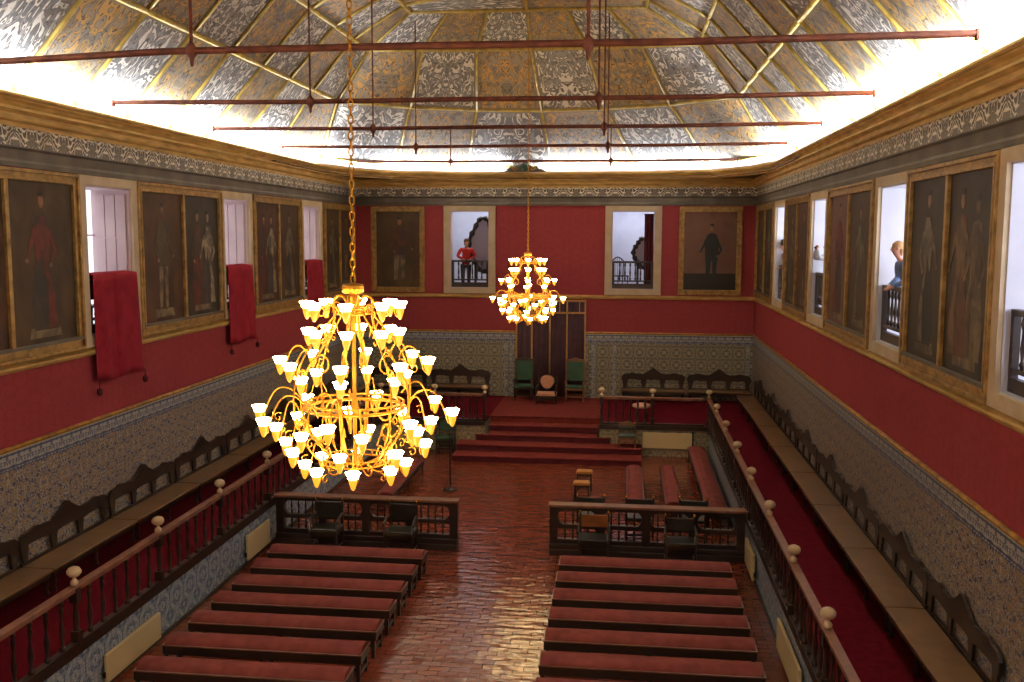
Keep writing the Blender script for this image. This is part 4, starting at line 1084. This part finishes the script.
# ------------------------------------------------------------------ LIGHT
def area(name, loc, rot, sx, sy, power, col, spread=PI):
    l = bpy.data.lights.new(name, 'AREA'); l.shape = 'RECTANGLE'; l.size = sx; l.size_y = sy; l.energy = power; l.color = col; l.spread = spread
    o = bpy.data.objects.new(name, l); C.objects.link(o); o.location = loc; o.rotation_euler = rot; return o
LED = (.93, .96, 1.0)
# strip lights lying on the cornice, shining up the vault
Lr = 28.0
area('cornice_light_left', (XL+.34, 13.3, 8.28), (PI, -.55, 0), .06, Lr, 2200, LED)
area('cornice_light_right', (XR-.34, 13.3, 8.28), (PI, .55, 0), .06, Lr, 2200, LED)
for (x0, y0), (x1, y1) in zip(plan[1:-1], plan[2:-1]):
    if min(y0, y1) < 27.5: continue
    a, b = Vector((x0, y0)), Vector((x1, y1)); d = b-a; nn = Vector((d.y, -d.x)).normalized(); c = (a+b)/2+nn*.16
    o = area('cornice_light_end', (c.x, c.y, 8.26), (PI, 0, 0), d.length, .06, 62*d.length, LED); o.rotation_euler = (PI, 0, math.atan2(d.y, d.x))
# daylight in the rooms behind the openings
area('gallery_daylight', (XR+2.9, 20, 6.2), (0, PI/2, 0), 2.2, 30, 1500, (.9, .94, 1.0))
area('end_room_daylight', (-5.0, YE+1.6, 7.6), (0, 0, 0), 2.2, 1.5, 70, (.86, .9, 1.0))
area('end_room_daylight', (.6, YE+1.6, 7.6), (0, 0, 0), 2.5, 1.5, 90, (.82, .86, 1.0))
# added fill lamp at the unseen wall behind the viewer, for assumed windows
area('entrance_fill_light', (CX, YF+.05, 8.0), (-PI/2*.92, 0, PI), 9, 3.4, 200, (1.0, .95, .9))
w = bpy.data.worlds.new('World'); bpy.context.scene.world = w; w.use_nodes = True
w.node_tree.nodes['Background'].inputs[0].default_value = (.8, .86, 1, 1); w.node_tree.nodes['Background'].inputs[1].default_value = .15

# ------------------------------------------------------------------ camera
yaw, pitch, roll, fpx = .1152, -.1079, .0038, 969.65
cam = bpy.data.cameras.new('camera'); co = bpy.data.objects.new('camera', cam); C.objects.link(co)
cam.sensor_width = 36; cam.lens = fpx/1024*36; cam.clip_end = 200; cam.clip_start = .05
F = Vector((-math.sin(yaw)*math.cos(pitch), math.cos(yaw)*math.cos(pitch), math.sin(pitch))); r0 = Vector((math.cos(yaw), math.sin(yaw), 0)); u0 = r0.cross(F)
R_ = r0*math.cos(roll)+u0*math.sin(roll); U_ = -r0*math.sin(roll)+u0*math.cos(roll)
mt = Matrix((R_, U_, -F)).transposed().to_4x4(); mt.translation = Vector((0, 0, CAMZ)); co.matrix_world = mt
sc = bpy.context.scene; sc.camera = co
vs_ = sc.view_settings; vs_.view_transform = 'Standard'; vs_.look = 'None'; vs_.gamma = 1; vs_.use_curve_mapping = False; vs_.exposure = 0
sc.cycles.max_bounces = 7; sc.cycles.diffuse_bounces = 4; sc.cycles.glossy_bounces = 3; sc.cycles.use_denoising = True; sc.cycles.sample_clamp_indirect = 4; sc.cycles.use_light_tree = True
